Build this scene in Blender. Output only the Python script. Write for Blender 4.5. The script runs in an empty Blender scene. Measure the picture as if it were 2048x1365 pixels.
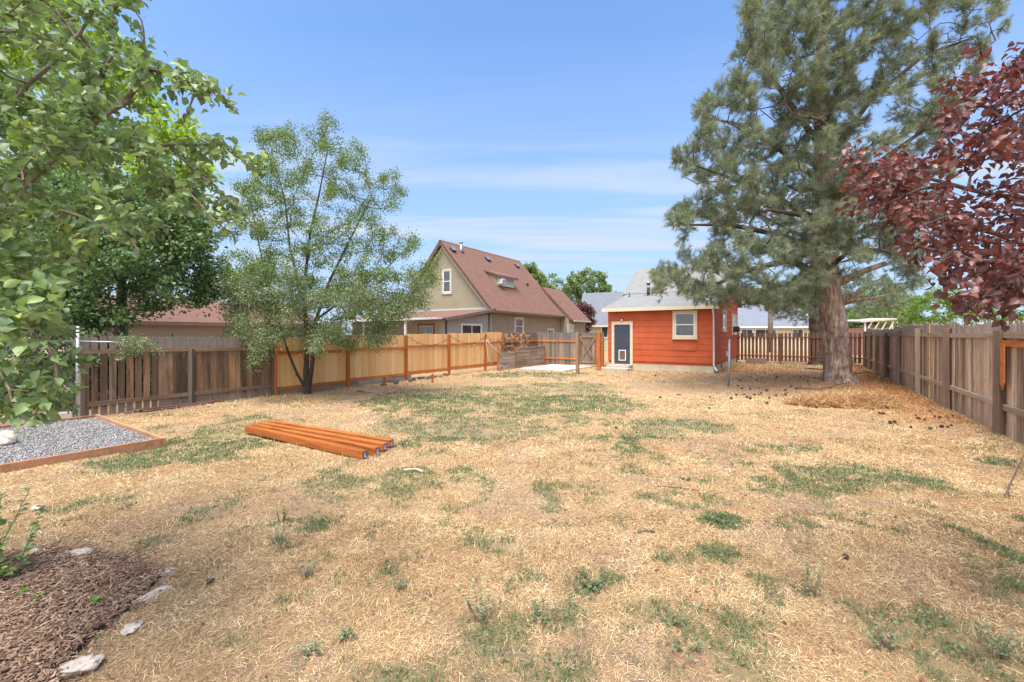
import bpy, math, random
import numpy as np
from mathutils import Vector, Matrix
R = math.radians
random.seed(7)
RNG = np.random.default_rng(7)
S = bpy.context.scene
C = S.collection

# ------------------------------------------------------------------ camera, sky, sun, exposure
F, CX, HZ, CH = 850.0, 1024.0, 669.0, 1.7      # focal length (px of a 2048 wide frame), centre column, horizon row, eye height
cam_d = bpy.data.cameras.new('camera'); cam = bpy.data.objects.new('camera', cam_d); C.objects.link(cam)
cam.location = (0, 0, CH); cam.rotation_euler = (R(90), 0, 0)
cam_d.sensor_width = 36; cam_d.lens = F/2048*36; cam_d.shift_y = -13.5/2048
cam_d.clip_start = 0.05; cam_d.clip_end = 3000
S.camera = cam
SUN_EL, SUN_AZ = R(71), R(202)                  # azimuth clockwise from +Y
world = bpy.data.worlds.new('World'); S.world = world; world.use_nodes = True
def build_world():
    nt = world.node_tree; N = nt.nodes; L = nt.links; N.clear()
    out = N.new('ShaderNodeOutputWorld'); bg = N.new('ShaderNodeBackground'); bg.inputs['Strength'].default_value = 0.085
    sky = N.new('ShaderNodeTexSky'); sky.sky_type = 'NISHITA'; sky.sun_disc = False
    sky.sun_elevation = SUN_EL; sky.sun_rotation = SUN_AZ; sky.air_density = 1.0; sky.dust_density = 0.6; sky.ozone_density = 2.2; sky.altitude = 1300
    tc = N.new('ShaderNodeTexCoord'); sep = N.new('ShaderNodeSeparateXYZ'); L.new(tc.outputs['Generated'], sep.inputs[0])
    zc = N.new('ShaderNodeMath'); zc.operation = 'MAXIMUM'; L.new(sep.outputs[2], zc.inputs[0]); zc.inputs[1].default_value = 0.03
    def div(o, k):
        m = N.new('ShaderNodeMath'); m.operation = 'DIVIDE'; L.new(o, m.inputs[0]); L.new(zc.outputs[0], m.inputs[1])
        q = N.new('ShaderNodeMath'); q.operation = 'MULTIPLY'; L.new(m.outputs[0], q.inputs[0]); q.inputs[1].default_value = k; return q.outputs[0]
    cmb = N.new('ShaderNodeCombineXYZ'); L.new(div(sep.outputs[0], 0.30), cmb.inputs[0]); L.new(div(sep.outputs[1], 1.7), cmb.inputs[1])
    n1 = N.new('ShaderNodeTexNoise'); n1.inputs['Scale'].default_value = 1.0; n1.inputs['Detail'].default_value = 7; n1.inputs['Roughness'].default_value = .55; n1.inputs['Distortion'].default_value = .6
    L.new(cmb.outputs[0], n1.inputs['Vector'])
    r1 = N.new('ShaderNodeMapRange'); r1.inputs[1].default_value = .42; r1.inputs[2].default_value = .66; L.new(n1.outputs[0], r1.inputs[0])
    # thin cirrus mostly in a low band
    band = N.new('ShaderNodeValToRGB'); cr = band.color_ramp
    cr.elements[0].position = .0; cr.elements[0].color = (.35,)*3+(1,); cr.elements[1].position = .10; cr.elements[1].color = (.55,)*3+(1,)
    e = cr.elements.new(.24); e.color = (1, 1, 1, 1); e = cr.elements.new(.31); e.color = (.95,)*3+(1,); e = cr.elements.new(.42); e.color = (.14,)*3+(1,); e = cr.elements.new(.65); e.color = (.0,)*3+(1,)
    L.new(sep.outputs[2], band.inputs[0])
    mm = N.new('ShaderNodeMath'); mm.operation = 'MULTIPLY'; L.new(r1.outputs[0], mm.inputs[0]); L.new(band.outputs[0], mm.inputs[1])
    m2 = N.new('ShaderNodeMath'); m2.operation = 'MULTIPLY_ADD'; L.new(mm.outputs[0], m2.inputs[0]); m2.inputs[1].default_value = 1.0
    vv = N.new('ShaderNodeMapRange'); vv.inputs[1].default_value = 0; vv.inputs[2].default_value = .75; vv.inputs[3].default_value = .12; vv.inputs[4].default_value = .02
    L.new(sep.outputs[2], vv.inputs[0]); L.new(vv.outputs[0], m2.inputs[2])
    tint = N.new('ShaderNodeMix'); tint.data_type = 'RGBA'; tint.blend_type = 'MULTIPLY'; tint.inputs[0].default_value = 1; L.new(sky.outputs[0], tint.inputs[6]); tint.inputs[7].default_value = (.84, 1.02, 1.16, 1)
    hz = N.new('ShaderNodeValToRGB'); hc = hz.color_ramp; hc.elements[0].position = 0; hc.elements[0].color = (.9,)*3+(1,); hc.elements[1].position = .55; hc.elements[1].color = (0, 0, 0, 1); e = hc.elements.new(.2); e.color = (.62,)*3+(1,)
    L.new(sep.outputs[2], hz.inputs[0]); hm = N.new('ShaderNodeMix'); hm.data_type = 'RGBA'; L.new(hz.outputs[0], hm.inputs[0]); L.new(tint.outputs[2], hm.inputs[6]); hm.inputs[7].default_value = (1.55, 2.15, 3.15, 1)
    mix = N.new('ShaderNodeMix'); mix.data_type = 'RGBA'; L.new(m2.outputs[0], mix.inputs[0]); L.new(hm.outputs[2], mix.inputs[6]); mix.inputs[7].default_value = (2.5, 2.85, 3.35, 1)
    # added warm fill glow low in the sky behind the camera, brightens upright faces
    dt = N.new('ShaderNodeVectorMath'); dt.operation = 'DOT_PRODUCT'; L.new(tc.outputs['Generated'], dt.inputs[0]); dt.inputs[1].default_value = (math.sin(SUN_AZ)*.86, math.cos(SUN_AZ)*.86, .5)
    mx = N.new('ShaderNodeMath'); mx.operation = 'MAXIMUM'; L.new(dt.outputs['Value'], mx.inputs[0]); mx.inputs[1].default_value = 0
    pw = N.new('ShaderNodeMath'); pw.operation = 'POWER'; L.new(mx.outputs[0], pw.inputs[0]); pw.inputs[1].default_value = 1.3
    ad = N.new('ShaderNodeMix'); ad.data_type = 'RGBA'; ad.blend_type = 'ADD'; L.new(pw.outputs[0], ad.inputs[0]); L.new(mix.outputs[2], ad.inputs[6]); ad.inputs[7].default_value = (6.2, 5.6, 4.9, 1)
    L.new(ad.outputs[2], bg.inputs[0]); L.new(bg.outputs[0], out.inputs[0])
build_world()
sun_d = bpy.data.lights.new('sun', 'SUN'); sun_d.energy = 2.15; sun_d.angle = R(38); sun_d.color = (1.0, .95, .87)
sun = bpy.data.objects.new('sun', sun_d); C.objects.link(sun)
sd = Vector((math.sin(SUN_AZ)*math.cos(SUN_EL), math.cos(SUN_AZ)*math.cos(SUN_EL), math.sin(SUN_EL)))
sun.rotation_euler = (-sd).to_track_quat('-Z', 'Y').to_euler(); sun.location = sd*60
S.view_settings.view_transform = 'Standard'; S.view_settings.look = 'None'; S.view_settings.gamma = 1
S.view_settings.exposure = 1.75
S.cycles.max_bounces = 8; S.cycles.transparent_max_bounces = 8

# ------------------------------------------------------------------ measuring helpers (a photo row and column on a known plane -> metres)
def G(px, py):
    Y = F*CH/(py-HZ); return np.array([(px-CX)/F*Y, Y, 0.0])
def U(px, py, Y): return np.array([(px-CX)/F*Y, Y, CH+(HZ-py)*Y/F])
SL = 0.66; KN = math.hypot(1, SL); TH = -math.atan(SL)
E1 = np.array([SL, 1, 0])/KN; E2 = np.array([1, -SL, 0])/KN          # lot directions: away, across
def on_wall(px, py, O, e):                                             # distance along wall and height
    r = (px-CX)/F; t = (r*O[1]-O[0])/(e[0]-r*e[1]); Y = O[1]+t*e[1]
    return t, CH+(HZ-py)*Y/F

# ------------------------------------------------------------------ numpy noise
_perm = np.random.default_rng(3).random((256, 256))
def vnoise(x, y):
    xi = np.floor(x).astype(int); yi = np.floor(y).astype(int); fx = x-xi; fy = y-yi
    fx = fx*fx*(3-2*fx); fy = fy*fy*(3-2*fy)
    g = lambda a, b: _perm[a & 255, b & 255]
    return (g(xi, yi)*(1-fx)+g(xi+1, yi)*fx)*(1-fy)+(g(xi, yi+1)*(1-fx)+g(xi+1, yi+1)*fx)*fy
def fbm(x, y, o=4):
    s = 0; a = .5; t = 0
    for i in range(o):
        s = s+a*vnoise(x*2**i+13*i, y*2**i+7*i); t += a; a *= .5
    return s/t

# ------------------------------------------------------------------ tagging and mesh helpers
def tag(o, label=None, cat=None, group=None, kind=None):
    if label: o['label'] = label
    if cat: o['category'] = cat
    if group: o['group'] = group
    if kind: o['kind'] = kind
    return o
def empty(name, loc=(0, 0, 0), rz=0, label=None, cat=None, group=None):
    o = bpy.data.objects.new(name, None); C.objects.link(o); o.location = loc; o.rotation_euler = (0, 0, rz)
    o.empty_display_size = .2
    return tag(o, label, cat, group)
def copy_tree(o, parent=None):
    c = o.copy(); C.objects.link(c); c.parent = parent
    for ch in list(o.children): copy_tree(ch, c)
    return c
class MB:
    def __init__(s): s.v = []; s.f = []; s.t = []; s.uv = []; s.has_uv = False
    def add(s, vs, fs, tint=None, uvs=None):
        b = len(s.v); s.v += [tuple(v) for v in vs]
        t = random.random() if tint is None else tint
        s.t += [t]*len(vs)
        for i, f in enumerate(fs):
            s.f.append(tuple(b+k for k in f)); s.uv.append(uvs[i] if uvs else None)
            if uvs: s.has_uv = True
        return s
    def box(s, a, b, tint=None):
        x0, y0, z0 = [min(p, q) for p, q in zip(a, b)]; x1, y1, z1 = [max(p, q) for p, q in zip(a, b)]
        vs = [(x0, y0, z0), (x1, y0, z0), (x1, y1, z0), (x0, y1, z0), (x0, y0, z1), (x1, y0, z1), (x1, y1, z1), (x0, y1, z1)]
        return s.add(vs, [(0, 3, 2, 1), (4, 5, 6, 7), (0, 1, 5, 4), (1, 2, 6, 5), (2, 3, 7, 6), (3, 0, 4, 7)], tint)
    def bar(s, p, q, w, h, up=(0, 0, 1), tint=None):                  # beam from p to q
        p = Vector(p); q = Vector(q); d = (q-p).normalized(); u = Vector(up); sx = d.cross(u).normalized(); u2 = sx.cross(d)
        vs = []
        for c in (p, q):
            for a, b in ((-1, -1), (1, -1), (1, 1), (-1, 1)): vs.append(c+sx*a*w/2+u2*b*h/2)
        return s.add(vs, [(3, 2, 1, 0), (4, 5, 6, 7), (0, 1, 5, 4), (1, 2, 6, 5), (2, 3, 7, 6), (3, 0, 4, 7)], tint)
    def prism(s, poly, axis, a, b, tint=None):                        # polygon in the other two axes, extruded along axis
        n = len(poly); vs = []
        for c in (a, b):
            for (u, w) in poly: vs.append({'x': (c, u, w), 'y': (u, c, w), 'z': (u, w, c)}[axis])
        fs = [tuple(range(n))[::-1], tuple(range(n, 2*n))]+[(i, (i+1) % n, n+(i+1) % n, n+i) for i in range(n)]
        return s.add(vs, fs, tint)
    def slab(s, p0, p1, p2, p3, th, tint=.5):                         # roof plane p0-p1 eave, p2-p3 ridge; uv in metres
        P = [Vector(p) for p in (p0, p1, p2, p3)]; n = (P[1]-P[0]).cross(P[3]-P[0]).normalized()
        if n.z < 0: n = -n
        eu = (P[1]-P[0]).normalized(); ev = n.cross(eu)
        vs = P+[p-n*th for p in P]
        top = [((p-P[0]).dot(eu), (p-P[0]).dot(ev)) for p in P]
        fs = [(0, 1, 2, 3), (7, 6, 5, 4), (0, 4, 5, 1), (1, 5, 6, 2), (2, 6, 7, 3), (3, 7, 4, 0)]
        z4 = [(0.01, .01)]*4
        return s.add(vs, fs, tint, [top, top[::-1], z4, z4, z4, z4])
    def tube(s, pts, rad, n=8, cap=True, tint=None):
        pts = [Vector(p) for p in pts]
        if not hasattr(rad, '__len__'): rad = [rad]*len(pts)
        vs = []; fs = []; ref = Vector((.13, .21, 1)).normalized()
        for i, p in enumerate(pts):
            d = (pts[min(i+1, len(pts)-1)]-pts[max(i-1, 0)]).normalized()
            if abs(d.dot(ref)) > .97: ref = Vector((1, .2, 0)).normalized()
            a = d.cross(ref).normalized(); b = d.cross(a); ref = -d.cross(a).cross(d).normalized() if False else ref
            for k in range(n):
                t = 2*math.pi*k/n; vs.append(p+a*math.cos(t)*rad[i]+b*math.sin(t)*rad[i])
        for i in range(len(pts)-1):
            for k in range(n): fs.append((i*n+k, i*n+(k+1) % n, (i+1)*n+(k+1) % n, (i+1)*n+k))
        if cap: fs += [tuple(range(n))[::-1], tuple(range((len(pts)-1)*n, len(pts)*n))]
        return s.add(vs, fs, tint)
    def build(s, name, mat, parent=None, smooth=False, bevel=0):
        me = bpy.data.meshes.new(name); me.from_pydata(s.v, [], s.f)
        at = me.attributes.new('tint', 'FLOAT', 'POINT'); at.data.foreach_set('value', s.t)
        if s.has_uv:
            ul = me.uv_layers.new(name='uv'); k = 0; d = []
            for f, u in zip(s.f, s.uv):
                for j in range(len(f)): d += list(u[j]) if u else [0, 0]
            ul.data.foreach_set('uv', d)
        if smooth: me.shade_smooth()
        me.materials.append(mat); me.update()
        o = bpy.data.objects.new(name, me); C.objects.link(o); o.parent = parent
        if bevel:
            m = o.modifiers.new('bevel', 'BEVEL'); m.width = bevel; m.segments = 2; m.limit_method = 'ANGLE'
        return o
def scatter(name, tv, tf, P, X, Yv, Z, sx, sy, sz, tint, mat, parent=None, smooth=False):
    """one mesh holding n placed copies of a small template (leaf, blade, pebble)"""
    tv = np.asarray(tv, float); n = len(P); k = len(tv)
    one = np.ones(n); sx = sx*one; sy = sy*one; sz = sz*one
    V = (P[:, None, :]+(tv[None, :, 0:1]*(X*sx[:, None])[:, None, :])+(tv[None, :, 1:2]*(Yv*sy[:, None])[:, None, :])+(tv[None, :, 2:3]*(Z*sz[:, None])[:, None, :])).reshape(-1, 3)
    lt = np.array([len(f) for f in tf]); flat = np.concatenate([np.array(f) for f in tf])
    loops = (flat[None, :]+(np.arange(n)*k)[:, None]).ravel(); tot = np.tile(lt, n); st = np.concatenate([[0], np.cumsum(tot)[:-1]])
    me = bpy.data.meshes.new(name); me.vertices.add(n*k); me.vertices.foreach_set('co', V.ravel().astype(np.float32))
    me.loops.add(len(loops)); me.loops.foreach_set('vertex_index', loops.astype(np.int32))
    me.polygons.add(len(tot)); me.polygons.foreach_set('loop_start', st.astype(np.int32)); me.polygons.foreach_set('loop_total', tot.astype(np.int32))
    me.update(calc_edges=True)
    at = me.attributes.new('tint', 'FLOAT', 'POINT'); tt_ = np.repeat(tint*one, k)
    if k == 8 and len(tf) == 6: tt_ = tt_+np.tile([.16, -.06, .16, -.02, -.08, .14, -.04, .05], n)+np.repeat(RNG.normal(0, .05, n), k)
    at.data.foreach_set('value', tt_.astype(np.float32))
    if smooth: me.shade_smooth()
    me.materials.append(mat); o = bpy.data.objects.new(name, me); C.objects.link(o); o.parent = parent
    return o
def unit(v): return v/np.maximum(np.linalg.norm(v, axis=-1, keepdims=True), 1e-9)
def rvec(n): return unit(RNG.normal(size=(n, 3)))
def basis(D, Nn):                                                     # leaf: Y=direction, Z=normal, X=across
    D = unit(D); X = unit(np.cross(D, Nn)); return X, D, np.cross(X, D)

# ------------------------------------------------------------------ materials
def newmat(name):
    m = bpy.data.materials.new(name); m.use_nodes = True; nt = m.node_tree; nt.nodes.clear()
    o = nt.nodes.new('ShaderNodeOutputMaterial'); b = nt.nodes.new('ShaderNodeBsdfPrincipled'); nt.links.new(b.outputs[0], o.inputs[0])
    return m, nt, b, o
def ramp(nt, fac, cols):
    r = nt.nodes.new('ShaderNodeValToRGB'); cr = r.color_ramp
    while len(cr.elements) < len(cols): cr.elements.new(.5)
    for e, (p, c) in zip(cr.elements, cols): e.position = p; e.color = (*c, 1)
    nt.links.new(fac, r.inputs[0]); return r.outputs[0]
def noise(nt, vec, scale=(1, 1, 1), detail=4, rough=.6, dist=0):
    m = nt.nodes.new('ShaderNodeMapping'); m.inputs['Scale'].default_value = scale; nt.links.new(vec, m.inputs[0])
    n = nt.nodes.new('ShaderNodeTexNoise'); n.inputs['Scale'].default_value = 1; n.inputs['Detail'].default_value = detail; n.inputs['Roughness'].default_value = rough; n.inputs['Distortion'].default_value = dist
    nt.links.new(m.outputs[0], n.inputs['Vector']); return n.outputs[0]
def mixc(nt, fac, a, b, mode='MIX'):
    m = nt.nodes.new('ShaderNodeMix'); m.data_type = 'RGBA'; m.blend_type = mode
    for i, v in ((0, fac), (6, a), (7, b)):
        if isinstance(v, (int, float)): m.inputs[i].default_value = v
        elif isinstance(v, tuple): m.inputs[i].default_value = (*v, 1)
        else: nt.links.new(v, m.inputs[i])
    return m.outputs[2]
def mth(nt, op, a, b=0.0, c=None):
    m = nt.nodes.new('ShaderNodeMath'); m.operation = op
    for i, v in enumerate((a, b) if c is None else (a, b, c)):
        if isinstance(v, (int, float)): m.inputs[i].default_value = v
        else: nt.links.new(v, m.inputs[i])
    return m.outputs[0]
def mrange(nt, v, a, b, c=0., d=1.):
    m = nt.nodes.new('ShaderNodeMapRange'); nt.links.new(v, m.inputs[0])
    for i, x in enumerate((a, b, c, d)): m.inputs[i+1].default_value = x
    return m.outputs[0]
def attr(nt, name='tint'):
    a = nt.nodes.new('ShaderNodeAttribute'); a.attribute_name = name; return a.outputs['Fac']
def objco(nt): return nt.nodes.new('ShaderNodeTexCoord').outputs['Object']
def bump(nt, b, h, strength=.3, dist=.01):
    n = nt.nodes.new('ShaderNodeBump'); n.inputs['Strength'].default_value = strength; n.inputs['Distance'].default_value = dist
    nt.links.new(h, n.inputs['Height']); nt.links.new(n.outputs[0], b.inputs['Normal'])
def plain(name, col, rough=.6, var=.12, scale=6, metal=0, bmp=.15, spec=.4):
    m, nt, b, o = newmat(name); co = objco(nt)
    n = noise(nt, co, (scale,)*3, 5); n2 = noise(nt, co, (scale*9,)*3, 3)
    c = ramp(nt, n, [(.25, tuple(x*(1-var*1.6) for x in col)), (.75, tuple(min(1, x*(1+var)) for x in col))])
    c = mixc(nt, mrange(nt, n2, .3, .7, 0, var), c, tuple(x*.6 for x in col))
    nt.links.new(c, b.inputs['Base Color']); b.inputs['Roughness'].default_value = rough; b.inputs['Metallic'].default_value = metal
    b.inputs['Specular IOR Level'].default_value = spec
    bump(nt, b, n2, bmp, .004); return m
def wood(name, cols, axis='z', rough=.8, gstr=.55, knots=True, weather=None, fine=1.0, blotch=.45):
    """cols: list of 3-5 colours picked per board by tint; grain runs along axis"""
    m, nt, b, o = newmat(name); co = objco(nt); t = attr(nt)
    off = nt.nodes.new('ShaderNodeVectorMath'); off.operation = 'ADD'; nt.links.new(co, off.inputs[0])
    cmb = nt.nodes.new('ShaderNodeCombineXYZ'); tt = mth(nt, 'MULTIPLY', t, 37.)
    for i in range(3): nt.links.new(tt, cmb.inputs[i])
    nt.links.new(cmb.outputs[0], off.inputs[1]); v = off.outputs[0]
    lo, hi = 2.2, 46*fine
    sc = {'z': (hi, hi, lo), 'x': (lo, hi, hi), 'y': (hi, lo, hi)}[axis]
    g = noise(nt, v, sc, 5, .65, .8)
    sc2 = tuple(s*.22 for s in sc); g2 = noise(nt, v, sc2, 4, .6, .3)
    n = len(cols); base = ramp(nt, t, [(i/(n-1), c) for i, c in enumerate(cols)])
    c = mixc(nt, mrange(nt, g, .38, .72, 0, gstr), base, tuple(x*.38 for x in cols[n//2]))
    c = mixc(nt, mrange(nt, g2, .4, .75, 0, .28), c, tuple(min(1, x*1.35) for x in cols[-1]), 'MIX')
    bl = noise(nt, v, {'z': (9, 9, .8), 'x': (.8, 9, 9), 'y': (9, .8, 9)}[axis], 4, .7, .5)
    c = mixc(nt, mrange(nt, bl, .48, .68, 0, blotch), c, tuple(x*.33 for x in cols[0]))
    if knots:
        vo = nt.nodes.new('ShaderNodeTexVoronoi'); mp = nt.nodes.new('ShaderNodeMapping')
        mp.inputs['Scale'].default_value = {'z': (5, 5, 2.1), 'x': (2.1, 5, 5), 'y': (5, 2.1, 5)}[axis]
        nt.links.new(v, mp.inputs[0]); nt.links.new(mp.outputs[0], vo.inputs['Vector']); vo.inputs['Scale'].default_value = 1
        c = mixc(nt, mrange(nt, vo.outputs['Distance'], .05, .12, .8, 0), c, tuple(x*.25 for x in cols[0]))
    if weather:                                                       # (z0, z1, colour, amount): rain stained band
        sp = nt.nodes.new('ShaderNodeSeparateXYZ'); nt.links.new(co, sp.inputs[0])
        w = noise(nt, v, (7, 7, 1.3), 4, .7)
        zz = mth(nt, 'ADD', sp.outputs[2], mrange(nt, w, .2, .8, -.22, .22))
        for (z0, z1, wc, am) in weather: c = mixc(nt, mrange(nt, zz, z0, z1, 0, am), c, wc)
    nt.links.new(c, b.inputs['Base Color']); b.inputs['Roughness'].default_value = rough; b.inputs['Specular IOR Level'].default_value = .25
    bump(nt, b, g, .5, .004); return m
def leafmat(name, cols, trans=.3, rough=.5, spec=.4, tr=None, sheen=None):
    m, nt, b, o = newmat(name); t = attr(nt)
    n = len(cols); geo = nt.nodes.new('ShaderNodeNewGeometry')
    nn = noise(nt, geo.outputs['Position'], (1.3,)*3, 3); tt = mth(nt, 'ADD', mth(nt, 'MULTIPLY', t, .8), mrange(nt, nn, .25, .75, -.05, .25))
    c = ramp(nt, tt, [(i/(n-1), cc) for i, cc in enumerate(cols)])
    if sheen is not None: c = mixc(nt, mth(nt, 'MULTIPLY', geo.outputs['Backfacing'], .55), c, sheen)  # leaf sheen put into the base colour of back faces
    nt.links.new(c, b.inputs['Base Color']); b.inputs['Roughness'].default_value = rough; b.inputs['Specular IOR Level'].default_value = spec
    tl = nt.nodes.new('ShaderNodeBsdfTranslucent'); nt.links.new(mixc(nt, 1.0, c, tr or (1.15, 1.25, .6), 'MULTIPLY'), tl.inputs[0])
    ms = nt.nodes.new('ShaderNodeMixShader'); ms.inputs[0].default_value = trans
    nt.links.new(b.outputs[0], ms.inputs[1]); nt.links.new(tl.outputs[0], ms.inputs[2]); nt.links.new(ms.outputs[0], o.inputs[0]); return m
def shingle(name, c1, c2, mortar, row=.14, wid=.32, rough=.9):
    m, nt, b, o = newmat(name); uv = nt.nodes.new('ShaderNodeTexCoord').outputs['UV']
    br = nt.nodes.new('ShaderNodeTexBrick'); nt.links.new(uv, br.inputs['Vector'])
    br.inputs['Scale'].default_value = 1; br.inputs['Brick Width'].default_value = wid; br.inputs['Row Height'].default_value = row; br.inputs['Mortar Size'].default_value = .010; br.inputs['Mortar Smooth'].default_value = .25; br.inputs['Bias'].default_value = -.1
    br.inputs['Color1'].default_value = (*c1, 1); br.inputs['Color2'].default_value = (*c2, 1); br.inputs['Mortar'].default_value = (*mortar, 1)
    n = noise(nt, uv, (1.1, .8, 1), 5, .65); n2 = noise(nt, uv, (60, 60, 1), 2)
    ls = noise(nt, uv, (1.2, 9, 1), 4, .6)
    c = mixc(nt, mrange(nt, n, .3, .75, 0, .35), br.outputs[0], tuple(x*.72 for x in c1))
    c = mixc(nt, mrange(nt, ls, .50, .66, 0, .6), c, tuple(min(1, x*.62) for x in c2))
    c = mixc(nt, mrange(nt, n2, .35, .65, 0, .3), c, tuple(min(1, x*1.5) for x in c2))
    nt.links.new(c, b.inputs['Base Color']); b.inputs['Roughness'].default_value = rough; b.inputs['Specular IOR Level'].default_value = .2
    bump(nt, b, br.outputs['Fac'], -.4, .01); return m
def barkmat(name, cols, sc=(14, 14, 3), bs=.8):
    m, nt, b, o = newmat(name); co = objco(nt); g = noise(nt, co, sc, 6, .7, .6); g2 = noise(nt, co, tuple(s*.3 for s in sc), 3)
    n = len(cols); c = ramp(nt, g, [(.25+.5*i/(n-1), cc) for i, cc in enumerate(cols)])
    c = mixc(nt, mrange(nt, g2, .4, .7, 0, .5), c, cols[0])
    nt.links.new(c, b.inputs['Base Color']); b.inputs['Roughness'].default_value = .9; b.inputs['Specular IOR Level'].default_value = .2; bump(nt, b, g, bs, .02); return m
def glass(name, col=(.03, .035, .04), rough=.06, spec=.8):
    m, nt, b, o = newmat(name); n = noise(nt, objco(nt), (2.5, 2.5, 2.5), 4)
    nt.links.new(ramp(nt, n, [(.35, col), (.7, tuple(x*2.2 for x in col))]), b.inputs['Base Color'])
    b.inputs['Roughness'].default_value = rough; b.inputs['Specular IOR Level'].default_value = spec; return m

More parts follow.
